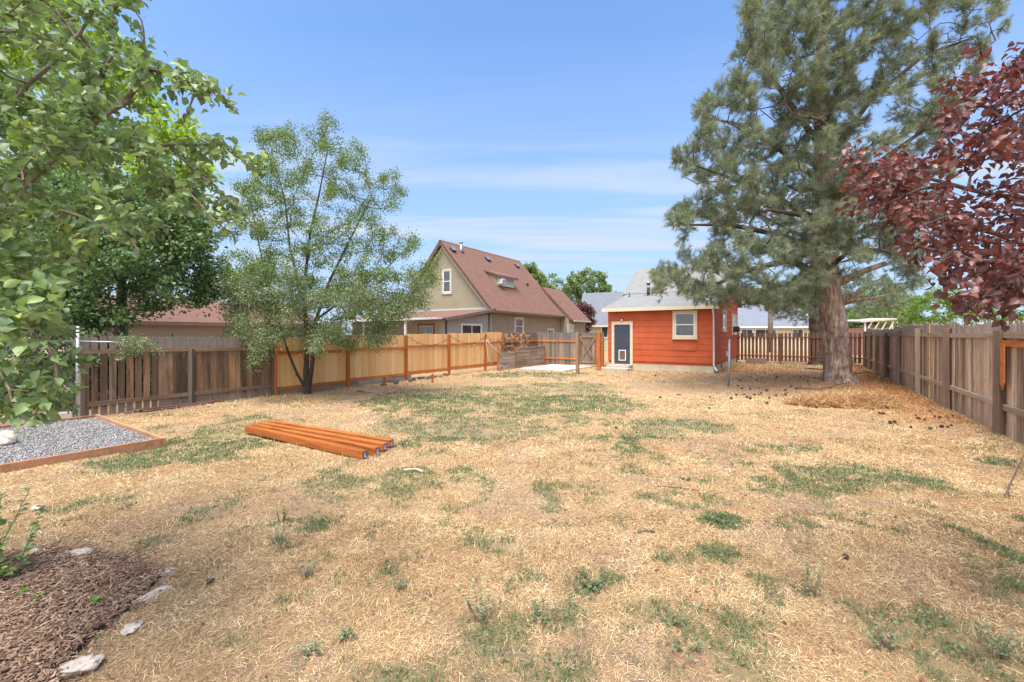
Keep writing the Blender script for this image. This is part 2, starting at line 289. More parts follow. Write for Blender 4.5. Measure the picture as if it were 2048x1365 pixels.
M = dict(
 old_v=wood('old fence boards', [(.07, .045, .03), (.14, .085, .052), (.22, .125, .07), (.36, .20, .10), (.24, .17, .115)], 'z', blotch=.8, gstr=.8, weather=[(1.18, 1.42, (.24, .205, .175), .75), (1.45, 1.8, (.12, .11, .10), .6), (.34, .16, (.28, .23, .185), .55)]),
 old_x=wood('old fence rails', [(.16, .10, .065), (.22, .14, .09), (.25, .17, .115)], 'x'),
 old_post=wood('old fence post', [(.11, .09, .065), (.16, .13, .095), (.2, .17, .12)], 'z'),
 new_v=wood('new cedar boards', [(.66, .365, .14), (.74, .425, .175), (.78, .47, .205), (.84, .54, .26)], 'z', gstr=.18, rough=.7, blotch=.10),
 new_x=wood('stained orange rail', [(.48, .145, .035), (.54, .175, .043), (.58, .205, .055)], 'x', gstr=.3, rough=.6),
 new_p=wood('stained orange post', [(.38, .112, .028), (.45, .14, .036), (.5, .16, .045)], 'z', gstr=.35, rough=.6),
 right_v=wood('right fence boards', [(.14, .085, .055), (.36, .23, .15), (.52, .335, .21), (.66, .48, .34), (.80, .58, .40)], 'z', blotch=.7, gstr=.8, weather=[(1.55, 1.8, (.33, .285, .25), .75), (.35, .1, (.33, .24, .18), .5)]),
 right_x=wood('right fence rails', [(.32, .24, .165), (.42, .32, .22), (.48, .38, .27)], 'x'),
 right_post=wood('right fence post', [(.15, .09, .062), (.22, .14, .095), (.33, .255, .185)], 'z'),
 back_v=wood('weathered grey boards', [(.12, .10, .08), (.20, .16, .125), (.28, .22, .165), (.37, .27, .2), (.24, .165, .115)], 'z', weather=[(1.2, 1.7, (.13, .12, .11), .7)]),
 plank=wood('salvaged grey planks', [(.24, .165, .12), (.31, .235, .18), (.37, .31, .255), (.29, .19, .13), (.42, .35, .28)], 'x', gstr=.45),
 picket=wood('brown stained pickets', [(.16, .075, .045), (.21, .11, .07), (.25, .16, .115), (.2, .09, .05)], 'z'),
 picket_x=wood('brown stained rails', [(.2, .075, .035), (.26, .10, .045), (.28, .12, .06)], 'x'),
 lumber=wood('stained lumber', [(.34, .095, .02), (.42, .125, .026), (.52, .175, .042)], 'x', gstr=.8, blotch=.75, rough=.55, knots=True),
 border=wood('bed border timber', [(.36, .17, .085), (.42, .21, .11), (.47, .26, .14)], 'x', gstr=.4),
 gatewood=wood('gate timber', [(.24, .14, .085), (.3, .18, .11), (.34, .22, .14)], 'z'),
 siding=plain('orange siding', (.50, .096, .030), .7, .14, 1.6, bmp=.25),
 cream=plain('cream trim', (.62, .55, .38), .55, .06),
 concrete=plain('concrete', (.42, .375, .315), .9, .16, 3, bmp=.4),
 slabc=plain('pale patio concrete', (.52, .46, .38), .9, .10, 1.6, bmp=.3),
 stucco=plain('olive stucco', (.30, .26, .175), .95, .07, 1.2, bmp=.4),
 stucco2=plain('lavender grey stucco', (.36, .325, .30), .95, .05, 1.5, bmp=.4),
 ltrim=plain('pale green trim', (.52, .50, .38), .6, .05),
 white=plain('white paint', (.72, .72, .70), .5, .05, bmp=.05),
 navy=plain('navy door paint', (.052, .062, .092), .45, .08, bmp=.03),
 dark=plain('dark metal', (.03, .03, .032), .5, .1),
 galv=plain('galvanised steel', (.36, .38, .40), .45, .15, 9, metal=.7, bmp=.1),
 gutter=plain('brown gutter', (.15, .085, .065), .5, .08),
 fascia=plain('weathered brown fascia', (.2, .14, .11), .8, .15),
 red_sh=shingle('reddish brown shingles', (.165, .085, .062), (.21, .115, .086), (.075, .038, .03)),
 grey_sh=shingle('light grey shingles', (.19, .19, .185), (.255, .255, .245), (.10, .10, .10), .13, .3),
 blue_sh=shingle('blue grey shingles', (.15, .165, .20), (.19, .205, .24), (.10, .11, .13), .16, .35),
 dgrey_sh=shingle('slate grey shingles', (.14, .15, .175), (.17, .18, .20), (.09, .09, .10), .16, .35),
 glass=glass('window glass'), glass2=glass('reddish reflecting glass', (.12, .07, .07)), blind=plain('window blind', (.42, .47, .46), .35, .06),
 tanwall=plain('tan garage wall', (.30, .23, .165), .9, .08), greenwall=plain('pale green siding', (.42, .46, .30), .8, .06),
 bark=barkmat('grey brown bark', [(.05, .042, .035), (.13, .105, .08), (.22, .18, .14)]),
 bark_dark=barkmat('dark wet bark', [(.035, .027, .023), (.075, .057, .047), (.14, .11, .09)]),
 pinebark=barkmat('plated pine bark', [(.04, .026, .02), (.20, .135, .10), (.46, .34, .26), (.58, .46, .37)], (11, 11, 2.0), 1.0),
 cutwood=plain('fresh cut wood', (.6, .4, .2), .8, .1),
 twig=barkmat('purple brown twig', [(.06, .035, .03), (.12, .075, .062), (.2, .15, .13)], (60, 60, 60), .3),
 twigg=barkmat('pale grey twig', [(.12, .09, .065), (.22, .175, .13), (.34, .29, .23)], (60, 60, 60), .3),
 apple=leafmat('apple leaves', [(.05, .10, .03), (.11, .18, .06), (.20, .29, .10), (.29, .37, .13), (.50, .58, .11)], .30, .45, .45, sheen=(.22, .30, .19)),
 plum=leafmat('purple plum leaves', [(.04, .017, .02), (.09, .03, .03), (.145, .048, .04), (.20, .075, .058), (.33, .10, .05)], .28, .42, .5, tr=(1.4, .55, .45), sheen=(.17, .11, .10)),
 elm=leafmat('elm leaves', [(.06, .10, .03), (.11, .17, .045), (.18, .25, .065), (.28, .35, .10)], .3),
 elm_low=leafmat('soft elm foliage', [(.09, .12, .06), (.145, .185, .09), (.21, .26, .125), (.30, .35, .17)], .3),
 maple=leafmat('yellow green leaves', [(.12, .19, .03), (.22, .33, .045), (.34, .46, .065), (.48, .56, .11)], .4),
 locust=leafmat('dark locust leaves', [(.045, .085, .035), (.09, .155, .06), (.155, .235, .09), (.24, .32, .13)], .3),
 pine=leafmat('pine needles', [(.09, .105, .07), (.155, .18, .12), (.215, .255, .165), (.30, .335, .22), (.36, .30, .20)], .25, .5, .3),
 far1=leafmat('distant green foliage', [(.08, .12, .045), (.14, .205, .07), (.22, .30, .115), (.32, .40, .17)], .3),
 far2=leafmat('distant purple foliage', [(.07, .035, .035), (.14, .07, .07), (.2, .11, .11)], .2, tr=(1.3, .7, .7)),
 far3=leafmat('bright shrub leaves', [(.10, .17, .04), (.2, .32, .07), (.33, .46, .12)], .4),
 dry=leafmat('dry straw', [(.20, .13, .075), (.43, .285, .135), (.60, .425, .215), (.72, .56, .33), (.80, .67, .45)], .2, .7, .2, tr=(1, .95, .8)),
 thatch=leafmat('matted thatch', [(.11, .066, .04), (.30, .175, .095), (.50, .33, .17), (.67, .49, .27), (.78, .64, .43)], .1, .8, .15, tr=(1, .95, .8)),
 green=leafmat('lawn green', [(.05, .085, .035), (.095, .145, .062), (.15, .205, .09), (.23, .28, .13)], .3),
 weed=leafmat('silvery weed leaves', [(.10, .135, .07), (.16, .20, .10), (.22, .26, .14), (.27, .30, .17)], .25),
 sprout=leafmat('fresh sprout leaves', [(.06, .14, .02), (.13, .26, .03), (.25, .42, .05)], .35),
 litter=leafmat('fallen leaves', [(.06, .02, .03), (.16, .05, .05), (.35, .12, .05), (.46, .24, .10), (.5, .36, .2)], .15, tr=(1, .9, .8)),
 needles=leafmat('fallen pine straw', [(.19, .08, .04), (.38, .17, .07), (.50, .25, .10), (.56, .34, .15)], .15, .8, .2, tr=(1, .9, .8)),
 deadbush=leafmat('orange dead twigs', [(.45, .2, .07), (.58, .3, .12), (.66, .38, .17)], .2, tr=(1, .9, .8)),
 mulch=leafmat('bark mulch', [(.065, .036, .024), (.17, .10, .065), (.29, .185, .12), (.48, .35, .24)], .0, .9, .2),
 gravel=leafmat('grey crushed gravel', [(.11, .10, .095), (.22, .205, .195), (.33, .31, .295), (.50, .465, .43)], 0, .9, .2),
 stone=plain('pale limestone', (.52, .44, .36), .95, .3, 14, bmp=1),
 cone=plain('pine cone', (.09, .05, .035), .9, .25, 40),
 tagblue=plain('blue end tag', (.01, .17, .62), .5, .05), bone=plain('bleached wood', (.45, .37, .28), .7, .1, 20),
 rope=plain('pale cord', (.5, .42, .3), .8, .05), bulb=plain('clear bulb', (.6, .6, .6), .1, .05), pipe=plain('brown pipe', (.16, .07, .055), .5, .15, 5),
)

# ------------------------------------------------------------------ ground: fence lines, patches, relief
LF = lambda Y: -3.9+.64*(Y-16)           # left fence line
RF = lambda Y: 8.29+.68*(Y-7.15)         # right fence line
def gz(x, y):
    d = np.hypot(x, y); k = np.clip(1.2-d/60, 0, 1)
    return ((fbm(x*.55+5, y*.55+9, 3)-.5)*.10+(fbm(x*3, y*3, 3)-.5)*.035)*k-.012
PATCH = [(1000, 800, 220, 34, 1.0), (1130, 775, 100, 14, .7), (930, 850, 150, 26, .95), (400, 895, 130, 38, .95), (480, 850, 120, 18, .6), (300, 925, 90, 20, .6), (1720, 950, 140, 32, .9), (1330, 855, 110, 20, .8),
 (1590, 905, 120, 14, .35), (1440, 1048, 50, 20, 1), (1440, 1103, 75, 22, .8), (1060, 1235, 110, 45, .55), (1380, 1240, 170, 50, .55), (1180, 1160, 90, 30, .7), (1230, 885, 60, 12, .5), (850, 960, 160, 24, .35), (1290, 1010, 150, 40, .3),
 (560, 1060, 110, 40, .4), (700, 1150, 160, 60, .25), (1930, 1290, 180, 60, .4), (1500, 1330, 200, 40, .45), (1060, 750, 120, 6, .8), (750, 880, 120, 20, .45), (200, 1000, 150, 20, .35), (1950, 990, 100, 12, .4), (2030, 920, 60, 10, .8), (960, 1340, 200, 40, .35)]
def green_mask(x, y):
    base = np.zeros_like(x)
    for px, py, rx, ry, s in PATCH:
        c = G(px, py); Y = c[1]; a = rx/F*Y; b = Y*Y/(F*CH)*ry
        d = ((x-c[0])/a)**2+((y-c[1])/b)**2
        base = np.maximum(base, s*np.clip(1.35-d*.75, 0, 1))
    n = fbm(x*1.7+31, y*1.7+11, 5); n3 = fbm(x*5+3, y*5+8, 3)
    near = np.clip(1.4-np.hypot((x-1.0)/4.5, (y-3.2)/3.2), 0, 1); n4 = fbm(x*3.4+3, y*3.4+77, 4)
    return np.clip((base*1.12+.13+near*.10+(n-.5)*2.2+(n3-.5)*1.5+(n4-.5)*2.2*near-.37)*1.35, 0, 1)*np.clip(base*3+.5+near, 0, 1)
def soil_mask(x, y): return np.clip((fbm(x*1.4+71, y*1.4+51, 5)-.53)*6, 0, 1)
MULCH = [G(*p)[:2] for p in ((-900, 1120), (0, 1112), (90, 1098), (200, 1106), (275, 1128), (325, 1150), (262, 1215), (175, 1275), (120, 1340), (60, 1480), (-900, 1480))]
gc1 = G(332, 889)[:2]; gc0 = gc1-E2[:2]*3.54; gc2 = gc1-E1[:2]*5.0; gc3 = gc0-E1[:2]*5.0
GRAVEL = [gc0+E2[:2]*.03-E1[:2]*.03, gc1-E2[:2]*.03-E1[:2]*.03, gc2-E2[:2]*.03, gc3+E2[:2]*.03]
PATIO = [np.array(p) for p in ((.30, 20.65), (2.33, 19.3), (4.25, 22.2), (2.2, 23.5))]
OH = np.array([4.78, 21.13, 0.0])        # orange house front left corner
HOUSE = [(OH+E2*a+E1*b)[:2] for a, b in ((-.05, 0), (4.85, 0), (4.85, 9.3), (-.05, 9.3))]
STOOP = [(OH+E2*a-E1*b)[:2] for a, b in ((-.35, 0), (1.25, 0), (1.25, .9), (-.35, .9))]
def inside(x, y, poly):
    r = np.zeros(len(x), bool); n = len(poly)
    for i in range(n):
        x0, y0 = poly[i]; x1, y1 = poly[(i+1) % n]
        c = ((y0 > y) != (y1 > y)) & (x < (x1-x0)*(y-y0)/((y1-y0) if y1 != y0 else 1e-9)+x0); r ^= c
    return r
def in_yard(x, y):
    return (x > LF(y)+.12) & (x < RF(y)-.1) & ~inside(x, y, HOUSE) & ~inside(x, y, PATIO) & ~inside(x, y, STOOP) & (y < 26.4-.62*(x-13.4)*0-.66*np.clip(x-13.9, 0, 9)) & ~((x < 5) & (y > 23.6-.5*(x-1.5)))
def ground():
    s = np.linspace(-1, 1, 420); X = np.sinh(s*6.2)/np.sinh(6.2)*420+3; Yy = np.sinh(s*6.2)/np.sinh(6.2)*420+6
    gx, gy = np.meshgrid(X, Yy, indexing='ij'); z = gz(gx, gy); n = len(s)
    me = bpy.data.meshes.new('ground'); V = np.stack([gx, gy, z], -1).reshape(-1, 3)
    i = np.arange(n-1); a = (i[:, None]*n+i[None, :]).ravel(); fc = np.stack([a, a+n, a+n+1, a+1], 1)
    me.vertices.add(len(V)); me.vertices.foreach_set('co', V.ravel()); me.loops.add(fc.size); me.loops.foreach_set('vertex_index', fc.ravel().astype(np.int32))
    me.polygons.add(len(fc)); me.polygons.foreach_set('loop_start', (np.arange(len(fc))*4).astype(np.int32)); me.polygons.foreach_set('loop_total', np.full(len(fc), 4, np.int32)); me.update(calc_edges=True)
    at = me.attributes.new('green', 'FLOAT', 'POINT'); at.data.foreach_set('value', green_mask(V[:, 0], V[:, 1]).astype(np.float32))
    at = me.attributes.new('soil', 'FLOAT', 'POINT'); at.data.foreach_set('value', soil_mask(V[:, 0], V[:, 1]).astype(np.float32))
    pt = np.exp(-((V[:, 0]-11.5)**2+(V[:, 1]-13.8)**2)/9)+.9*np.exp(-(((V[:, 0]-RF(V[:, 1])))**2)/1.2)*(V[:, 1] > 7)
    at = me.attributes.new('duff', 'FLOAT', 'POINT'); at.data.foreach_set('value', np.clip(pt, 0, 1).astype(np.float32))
    me.shade_smooth()
    m, nt, b, o = newmat('dry lawn'); co = objco(nt)
    f1 = noise(nt, co, (55, 55, 55), 5, .75, 1.5); f2 = noise(nt, co, (9, 9, 9), 5, .6); f3 = noise(nt, co, (1.2, 1.2, 1.2), 4, .6)
    f4 = noise(nt, co, (150, 38, 60), 3, .7, 2.0)
    straw = ramp(nt, mth(nt, 'ADD', mth(nt, 'MULTIPLY', f1, .55), mth(nt, 'MULTIPLY', f4, .45)), [(.28, (.10, .06, .04)), (.42, (.26, .165, .09)), (.55, (.47, .335, .175)), (.72, (.64, .50, .285))])
    straw = mixc(nt, mrange(nt, f3, .38, .66, 0, .5), straw, (.42, .22, .11)); straw = mixc(nt, mrange(nt, f2, .52, .68, 0, .55), straw, (.20, .13, .085))
    straw = mixc(nt, mth(nt, 'MULTIPLY', attr(nt, 'soil'), mrange(nt, f2, .35, .6, 0, .7)), straw, (.27, .19, .14))
    grn = ramp(nt, f1, [(.3, (.05, .075, .03)), (.5, (.10, .145, .06)), (.7, (.20, .24, .11))])
    c = mixc(nt, mth(nt, 'MULTIPLY', attr(nt, 'green'), mrange(nt, f1, .42, .58, .0, .62)), straw, grn)
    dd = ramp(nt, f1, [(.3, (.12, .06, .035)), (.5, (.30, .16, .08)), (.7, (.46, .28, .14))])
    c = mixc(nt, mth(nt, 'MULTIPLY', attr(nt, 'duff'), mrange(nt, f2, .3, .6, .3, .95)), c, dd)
    nt.links.new(c, b.inputs['Base Color']); b.inputs['Roughness'].default_value = .95; b.inputs['Specular IOR Level'].default_value = .1
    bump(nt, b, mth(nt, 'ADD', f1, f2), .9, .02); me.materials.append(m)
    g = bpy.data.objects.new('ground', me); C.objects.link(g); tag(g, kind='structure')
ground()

BL_V = [(-.5, 0, 0), (.5, 0, 0), (-.38, .5, .10), (.38, .5, .10), (0, 1, 0)]; BL_F = [(0, 1, 3, 2), (2, 3, 4)]
def blades(name, n_bands, mat, dens_fn, elev, length, wpx, tintfn, label, cat, dense=1):
    P = []
    for (y0, y1, d) in n_bands:
        A = (1.3*(y1**2-y0**2))+3*(y1-y0); n = int(A*d*dense)
        y = np.sqrt(RNG.uniform(y0**2, y1**2, n)); x = RNG.uniform(-1.3, 1.3, n)*(y+.9)
        k = in_yard(x, y) & (~inside(x, y, MULCH) | (RNG.random(n) < np.clip((fbm(x*3.3+8, y*3.3+1, 3)-.5)*4-.6*inside(x+.22, y-.1, MULCH), 0, .7))) & ~inside(x, y, GRAVEL) & (RNG.random(n) < dens_fn(x, y)); P.append(np.stack([x[k], y[k]], 1))
    P = np.concatenate(P); n = len(P); x, y = P[:, 0], P[:, 1]; z = gz(x, y)+.002
    az = RNG.uniform(0, 2*np.pi, n); el = np.radians(RNG.uniform(*elev, n)); D = np.stack([np.cos(az)*np.cos(el), np.sin(az)*np.cos(el), np.sin(el)], 1)
    X, Yv, Z = basis(D, np.tile([0, 0, 1.], (n, 1))+.4*RNG.normal(size=(n, 3)))
    L = RNG.uniform(*length, n)*np.clip(.75+y/25, 1, 1.6); W = np.maximum(.0022, y/F*wpx)*RNG.uniform(.6, 1.4, n)
    o = scatter(name, BL_V, BL_F, np.stack([x, y, z], 1), X, Yv, Z, W, L, L, tintfn(x, y, n), mat)
    tag(o, label, cat, kind='stuff'); return n
NB = [(1.0, 4, 4200), (4, 7, 1700), (7, 12, 600), (12, 26, 150)]
blades('dry_grass', NB, M['dry'], lambda x, y: np.clip(1.0-.82*green_mask(x, y)-.9*soil_mask(x, y)-1.5*np.clip(.47-fbm(x*6+4, y*6, 3), 0, 1)*3, .06, 1), (2, 26), (.018, .07), .85, lambda x, y, n: np.clip(RNG.normal(.50, .28, n)+1.0*(fbm(x*5, y*5, 3)-.5)+.8*(fbm(x*1.3, y*1.3, 3)-.5), 0, 1), 'pale dry straw grass lying flat over the whole yard', 'dry grass')
blades('thatch', [(1.0, 4, 6500), (4, 7, 2600), (7, 11, 600)], M['thatch'], lambda x, y: np.clip(1.0-.65*green_mask(x, y), .05, 1), (0, 30), (.010, .042), .72, lambda x, y, n: np.clip(RNG.normal(.45, .3, n)+1.1*(fbm(x*3+5, y*3, 3)-.5), 0, 1), 'fine broken bits of dead grass matted on the soil', 'thatch')
blades('straw_tufts', NB, M['dry'], lambda x, y: np.clip((fbm(x*2.6+9, y*2.6, 4)-.55)*5, 0, .55)*(1-.5*soil_mask(x, y))+.9*np.exp(-((x-LF(y)-.2)/.22)**2)+.7*np.exp(-((x-RF(y)+.2)/.22)**2), (30, 80), (.03, .085), .8, lambda x, y, n: np.clip(RNG.normal(.55, .2, n), 0, 1), 'upright tufts of yellow dry grass between the bare spots', 'dry grass', .5)
blades('green_grass', NB, M['green'], lambda x, y: green_mask(x, y)*np.clip((fbm(x*7+2, y*7, 3)-.27)*4, 0, 1), (15, 75), (.018, .055), 1.1, lambda x, y, n: np.clip(RNG.normal(.5, .25, n), 0, 1), 'short green grass growing in patches in the dry lawn', 'grass', 2.0)
LEAF_V = [(0, 0, 0), (-.34, .28, .09), (0, .3, 0), (.34, .28, .09), (-.40, .58, .08), (0, .62, -.03), (.40, .58, .08), (0, 1, -.10)]
LEAF_F = [(0, 2, 1), (0, 3, 2), (1, 2, 5, 4), (2, 3, 6, 5), (4, 5, 7), (5, 6, 7)]
LEAF_NARROW = [(x*.72, y, z) for x, y, z in LEAF_V]; LEAF_MID = [(x*.84, y, z*1.7) for x, y, z in LEAF_V]
DIA_V = [(0, 0, 0), (-.3, .45, .06), (0, 1, 0), (.3, .45, .06)]; DIA_F = [(0, 3, 2, 1)]
def ground_leaves(name, n, fn, mat, size, label, cat, up=.15, tint=(.5, .25), V=LEAF_V, Fc=LEAF_F, ymax=12, elev=(0, 35)):
    y = np.sqrt(RNG.uniform(1.2, ymax**2, n)); x = RNG.uniform(-1.25, 1.25, n)*(y+.6)
    k = in_yard(x, y) & ~inside(x, y, GRAVEL) & (RNG.random(n) < fn(x, y)); x, y = x[k], y[k]; n = len(x)
    az = RNG.uniform(0, 2*np.pi, n); el = np.radians(RNG.uniform(*elev, n)); D = np.stack([np.cos(az)*np.cos(el), np.sin(az)*np.cos(el), np.sin(el)], 1)
    X, Yv, Z = basis(D, np.tile([0, 0, 1.], (n, 1))+.5*RNG.normal(size=(n, 3))); s = RNG.uniform(*size, n)
    o = scatter(name, V, Fc, np.stack([x, y, gz(x, y)+.006+up*s*RNG.random(n)], 1), X, Yv, Z, s, s, s, np.clip(RNG.normal(*tint, n), 0, 1), mat); tag(o, label, cat, kind='stuff')
nm = lambda x, y: inside(x, y, MULCH)
ground_leaves('clover_weeds', 60000, lambda x, y: np.clip(green_mask(x, y)*1.2+.03, 0, .8)*np.clip((fbm(x*7+2, y*7, 3)-.30)*4.5, 0, 1)*~nm(x, y), M['green'], (.010, .028), 'low leafy green weeds creeping through the grass patches', 'weeds', 1.2, ymax=13, elev=(0, 60))
ground_leaves('leaf_litter', 22000, lambda x, y: np.clip(.10+.5*np.exp(-((x-3.6)**2+(y-3.2)**2)/2.5)+.18*np.exp(-((x-2)**2+(y-3.5)**2)/6), 0, 1)*~nm(x, y), M['litter'], (.007, .03), 'scattered fallen leaves, red and brown, on the dry lawn', 'leaf litter', .3, (.45, .3), elev=(-5, 30), ymax=10)
def duff():
    n = 26000; y = RNG.uniform(8, 24, n); x = np.where(RNG.random(n) < .5, 11.2+RNG.normal(0, 2.2, n), RF(y)-np.abs(RNG.normal(0, .9, n))-.1); k = in_yard(x, y); x, y = x[k], y[k]; n = len(x)
    az = RNG.uniform(0, 2*np.pi, n); el = np.radians(RNG.uniform(0, 35, n)); D = np.stack([np.cos(az)*np.cos(el), np.sin(az)*np.cos(el), np.sin(el)], 1); X, Yv, Z = basis(D, np.tile([0, 0, 1.], (n, 1)))
    o = scatter('pine_straw', BL_V, BL_F, np.stack([x, y, gz(x, y)+.005], 1), X, Yv, Z, y/F*.8, RNG.uniform(.06, .16, n), .1, np.clip(RNG.normal(.4, .3, n), 0, 1), M['needles'])
    tag(o, 'brown fallen pine needles strewn around the pine and along the right fence', 'pine needles', kind='stuff')
duff()

# ------------------------------------------------------------------ mulch bed, stones, gravel bed
def sheet(name, poly, z, mat, th=.0):
    mb = MB(); mb.prism([tuple(p) for p in poly], 'z', z-.2, z) if th == 0 else mb.prism([tuple(p) for p in poly], 'z', z-th, z); return mb.build(name, mat)
o = sheet('mulch_bed', MULCH, .012, plain('mulch soil', (.085, .05, .04), .95, .3, 25, bmp=.8)); tag(o, kind='structure')
def chips():
    lo = np.array([-2.9, 1.4]); hi = np.array([-1.4, 3.4]); n = 60000; p = np.stack([RNG.uniform(-4.5, -1.3, n), RNG.uniform(1.5, 3.5, n)], 1); jx = .10*RNG.normal(size=n)*(RNG.random(n) < .4); k = inside(p[:, 0]+jx, p[:, 1]+jx, MULCH); p = p[k][:24000]; n = len(p)
    az = RNG.uniform(0, 2*np.pi, n); el = np.radians(RNG.uniform(-15, 25, n)); D = np.stack([np.cos(az)*np.cos(el), np.sin(az)*np.cos(el), np.sin(el)], 1); X, Yv, Z = basis(D, np.tile([0, 0, 1.], (n, 1))+.3*RNG.normal(size=(n, 3)))
    tv = [(-.5, 0, 0), (.4, 0, 0), (.5, 1, 0), (-.2, 1.1, 0), (-.4, .1, 1), (.3, .1, 1), (.4, .9, 1), (-.2, 1, 1)]; tf = [(4, 5, 6, 7), (0, 1, 5, 4), (1, 2, 6, 5), (2, 3, 7, 6), (3, 0, 4, 7)]
    o = scatter('mulch_chips', tv, tf, np.stack([p[:, 0], p[:, 1], .016+.016*RNG.random(n)], 1), X, Yv, Z, RNG.uniform(.003, .014, n), RNG.uniform(.008, .05, n), .003, np.clip(RNG.normal(.5, .3, n), 0, 1), M['mulch']); tag(o, 'dark brown bark mulch covering the bed at the lower left', 'mulch', kind='stuff')
chips()
def rock(name, p, s, label, rz=0, mat='stone', seed=0, cat='stone', flat=1.0):
    import bmesh
    bm = bmesh.new(); bmesh.ops.create_icosphere(bm, subdivisions=4, radius=1); r = np.random.default_rng(seed)
    pl = [(Vector(unit(r.normal(size=3))), r.uniform(.62, .9)) for _ in range(11)]
    for v in bm.verts:
        for n, d in pl:
            k = v.co.dot(n)
            if k > d: v.co -= n*(k-d)
        v.co *= 1+.22*(float(vnoise(np.array([v.co.x*5+seed]), np.array([v.co.y*5+v.co.z*4]))[0])-.5)
    for v in bm.verts: v.co = Vector((v.co.x*s[0], v.co.y*s[1], max(v.co.z, -.5)*s[2]))
    me = bpy.data.meshes.new(name); bm.to_mesh(me); bm.free(); me.materials.append(M[mat])
    o = bpy.data.objects.new(name, me); C.objects.link(o); o.location = p; o.rotation_euler = (0, 0, rz); tag(o, label, cat); return o
rock('edging_stone', (*G(162, 1112)[:2], .01), (.085, .05, .05), 'rough white edging stone at the back of the mulch bed', .2, seed=1)
rock('edging_stone', (*G(62, 1112)[:2], .01), (.07, .05, .045), 'small pale stone behind the leafy shoots at the left edge', .4, seed=2)
rock('edging_stone', (*G(328, 1146)[:2], .0), (.07, .045, .03), 'small flat grey stone at the right tip of the mulch bed', .5, seed=3)
rock('edging_stone', (*G(300, 1192)[:2], .0), (.045, .12, .03), 'long flat pale stone on the right edge of the mulch bed', -.45, seed=4)
rock('edging_stone', (*G(265, 1255)[:2], .0), (.05, .06, .02), 'buried tan stone between the long flat one and the nearest one', .4, seed=6)
rock('edging_stone', (*G(160, 1335)[:2], .0), (.10, .07, .04), 'largest pale edging stone, nearest the camera at the bed corner', .6, seed=5)
rock('bed_block', (*G(8, 893)[:2], .10), (.27, .16, .13), 'big pale stone block on the gravel at the left edge', TH, seed=9)
rock('sand_stone', (*G(75, 1015)[:2], .0), (.06, .04, .035), 'little white stone in the dry grass above the leafy shoots', .2, seed=11)

sheetg = sheet('gravel_base', GRAVEL, .035, plain('gravel base', (.17, .165, .17), .95, .3, 40, bmp=.8), .1); tag(sheetg, kind='structure')
def gravel():
    n = 30000; a = RNG.uniform(.06, 3.48, n); b = RNG.uniform(0.06, 4.0, n); p = gc0[None, :]+a[:, None]*E2[None, :2]-b[:, None]*E1[None, :2]
    t = (1+5**.5)/2; oct_v = np.array([(1, 0, 0), (-1, 0, 0), (0, 1, 0), (0, -1, 0), (0, 0, 1), (0, 0, -1)], float); oct_f = [(0, 2, 4), (2, 1, 4), (1, 3, 4), (3, 0, 4), (2, 0, 5), (1, 2, 5), (3, 1, 5), (0, 3, 5)]
    D = rvec(n); X, Yv, Z = basis(D, rvec(n)); s = RNG.uniform(.005, .015, n)
    o = scatter('gravel', oct_v, oct_f, np.stack([p[:, 0], p[:, 1], .038+.012*RNG.random(n)], 1), X, Yv, Z, s, s*1.3, s*.7, np.clip(RNG.normal(.5, .28, n), 0, 1), M['gravel']); tag(o, 'grey crushed gravel filling the timber edged bed', 'gravel', kind='stuff')
gravel()
def gravel_border():
    e = empty('timber_border', (*gc0, 0), TH, 'low orange brown timber border around the grey gravel bed', 'border')
    w = .042
    for nm_, a, b in (('border_board', (0, 0, -.03), (3.54, -w, .10)), ('border_board', (0, -w, -.03), (w, -5, .095)), ('border_board', (0, -5, -.03), (3.5, -5-w, .1))):
        MB().box(a, b).build(nm_, M['border'], e, bevel=.004)
    my = MB().box((3.54-w, -w-.002, -.03), (3.54, -5.2, .105)); my.build('border_board', M['border'], e, bevel=.004)
    c = G(157, 926)[:2]
    MB().bar((3.56, -2.35, -.05), (3.60, -2.37, .12), .04, .04).build('stake', M['old_x'], e)
gravel_border()

# ------------------------------------------------------------------ lumber
def lumber():
    near = [((-4.58, 7.36), (-2.0, 5.79)), ((-4.55, 7.50), (-1.88, 5.95)), ((-4.50, 7.63), (-1.84, 6.17)), ((-4.42, 7.76), (-1.80, 6.36))]
    labs = ['orange stained timber post, nearest of the four on the lawn', 'orange stained timber post, second from the front of the four', 'orange stained timber post, third from the front of the four', 'orange stained timber post, farthest of the four, splayed from the rest']
    for i, (a, b) in enumerate(near):
        a = np.array(a); b = np.array(b); d = b-a; L = np.linalg.norm(d); rz = math.atan2(d[1], d[0])
        e = empty('timber_post', (a[0], a[1], .012+.004*i), rz, labs[i], 'timber', 'stained posts lying on the lawn'); e.rotation_euler[1] = .002
        w = .096; MB().box((0, -w/2, 0), (L, w/2, w+.014), .2+.2*i).build('beam', M['lumber'], e, bevel=.006)
        t = MB().box((L+.002, -.020, .020), (L+.005, .018, .085)).build('end_tag', M['tagblue'], e)
        tw = MB().box((L+.0055, -.018, .022), (L+.0065, .016, .031)); tw.box((L+.0055, -.018, .031), (L+.0065, -.013, .067)); tw.box((L+.0055, -.013, .052), (L+.0065, .002, .055)); tw.box((L+.0055, -.013, .064), (L+.0065, .008, .067)); tw.build('tag_print', M['white'], t)
lumber()

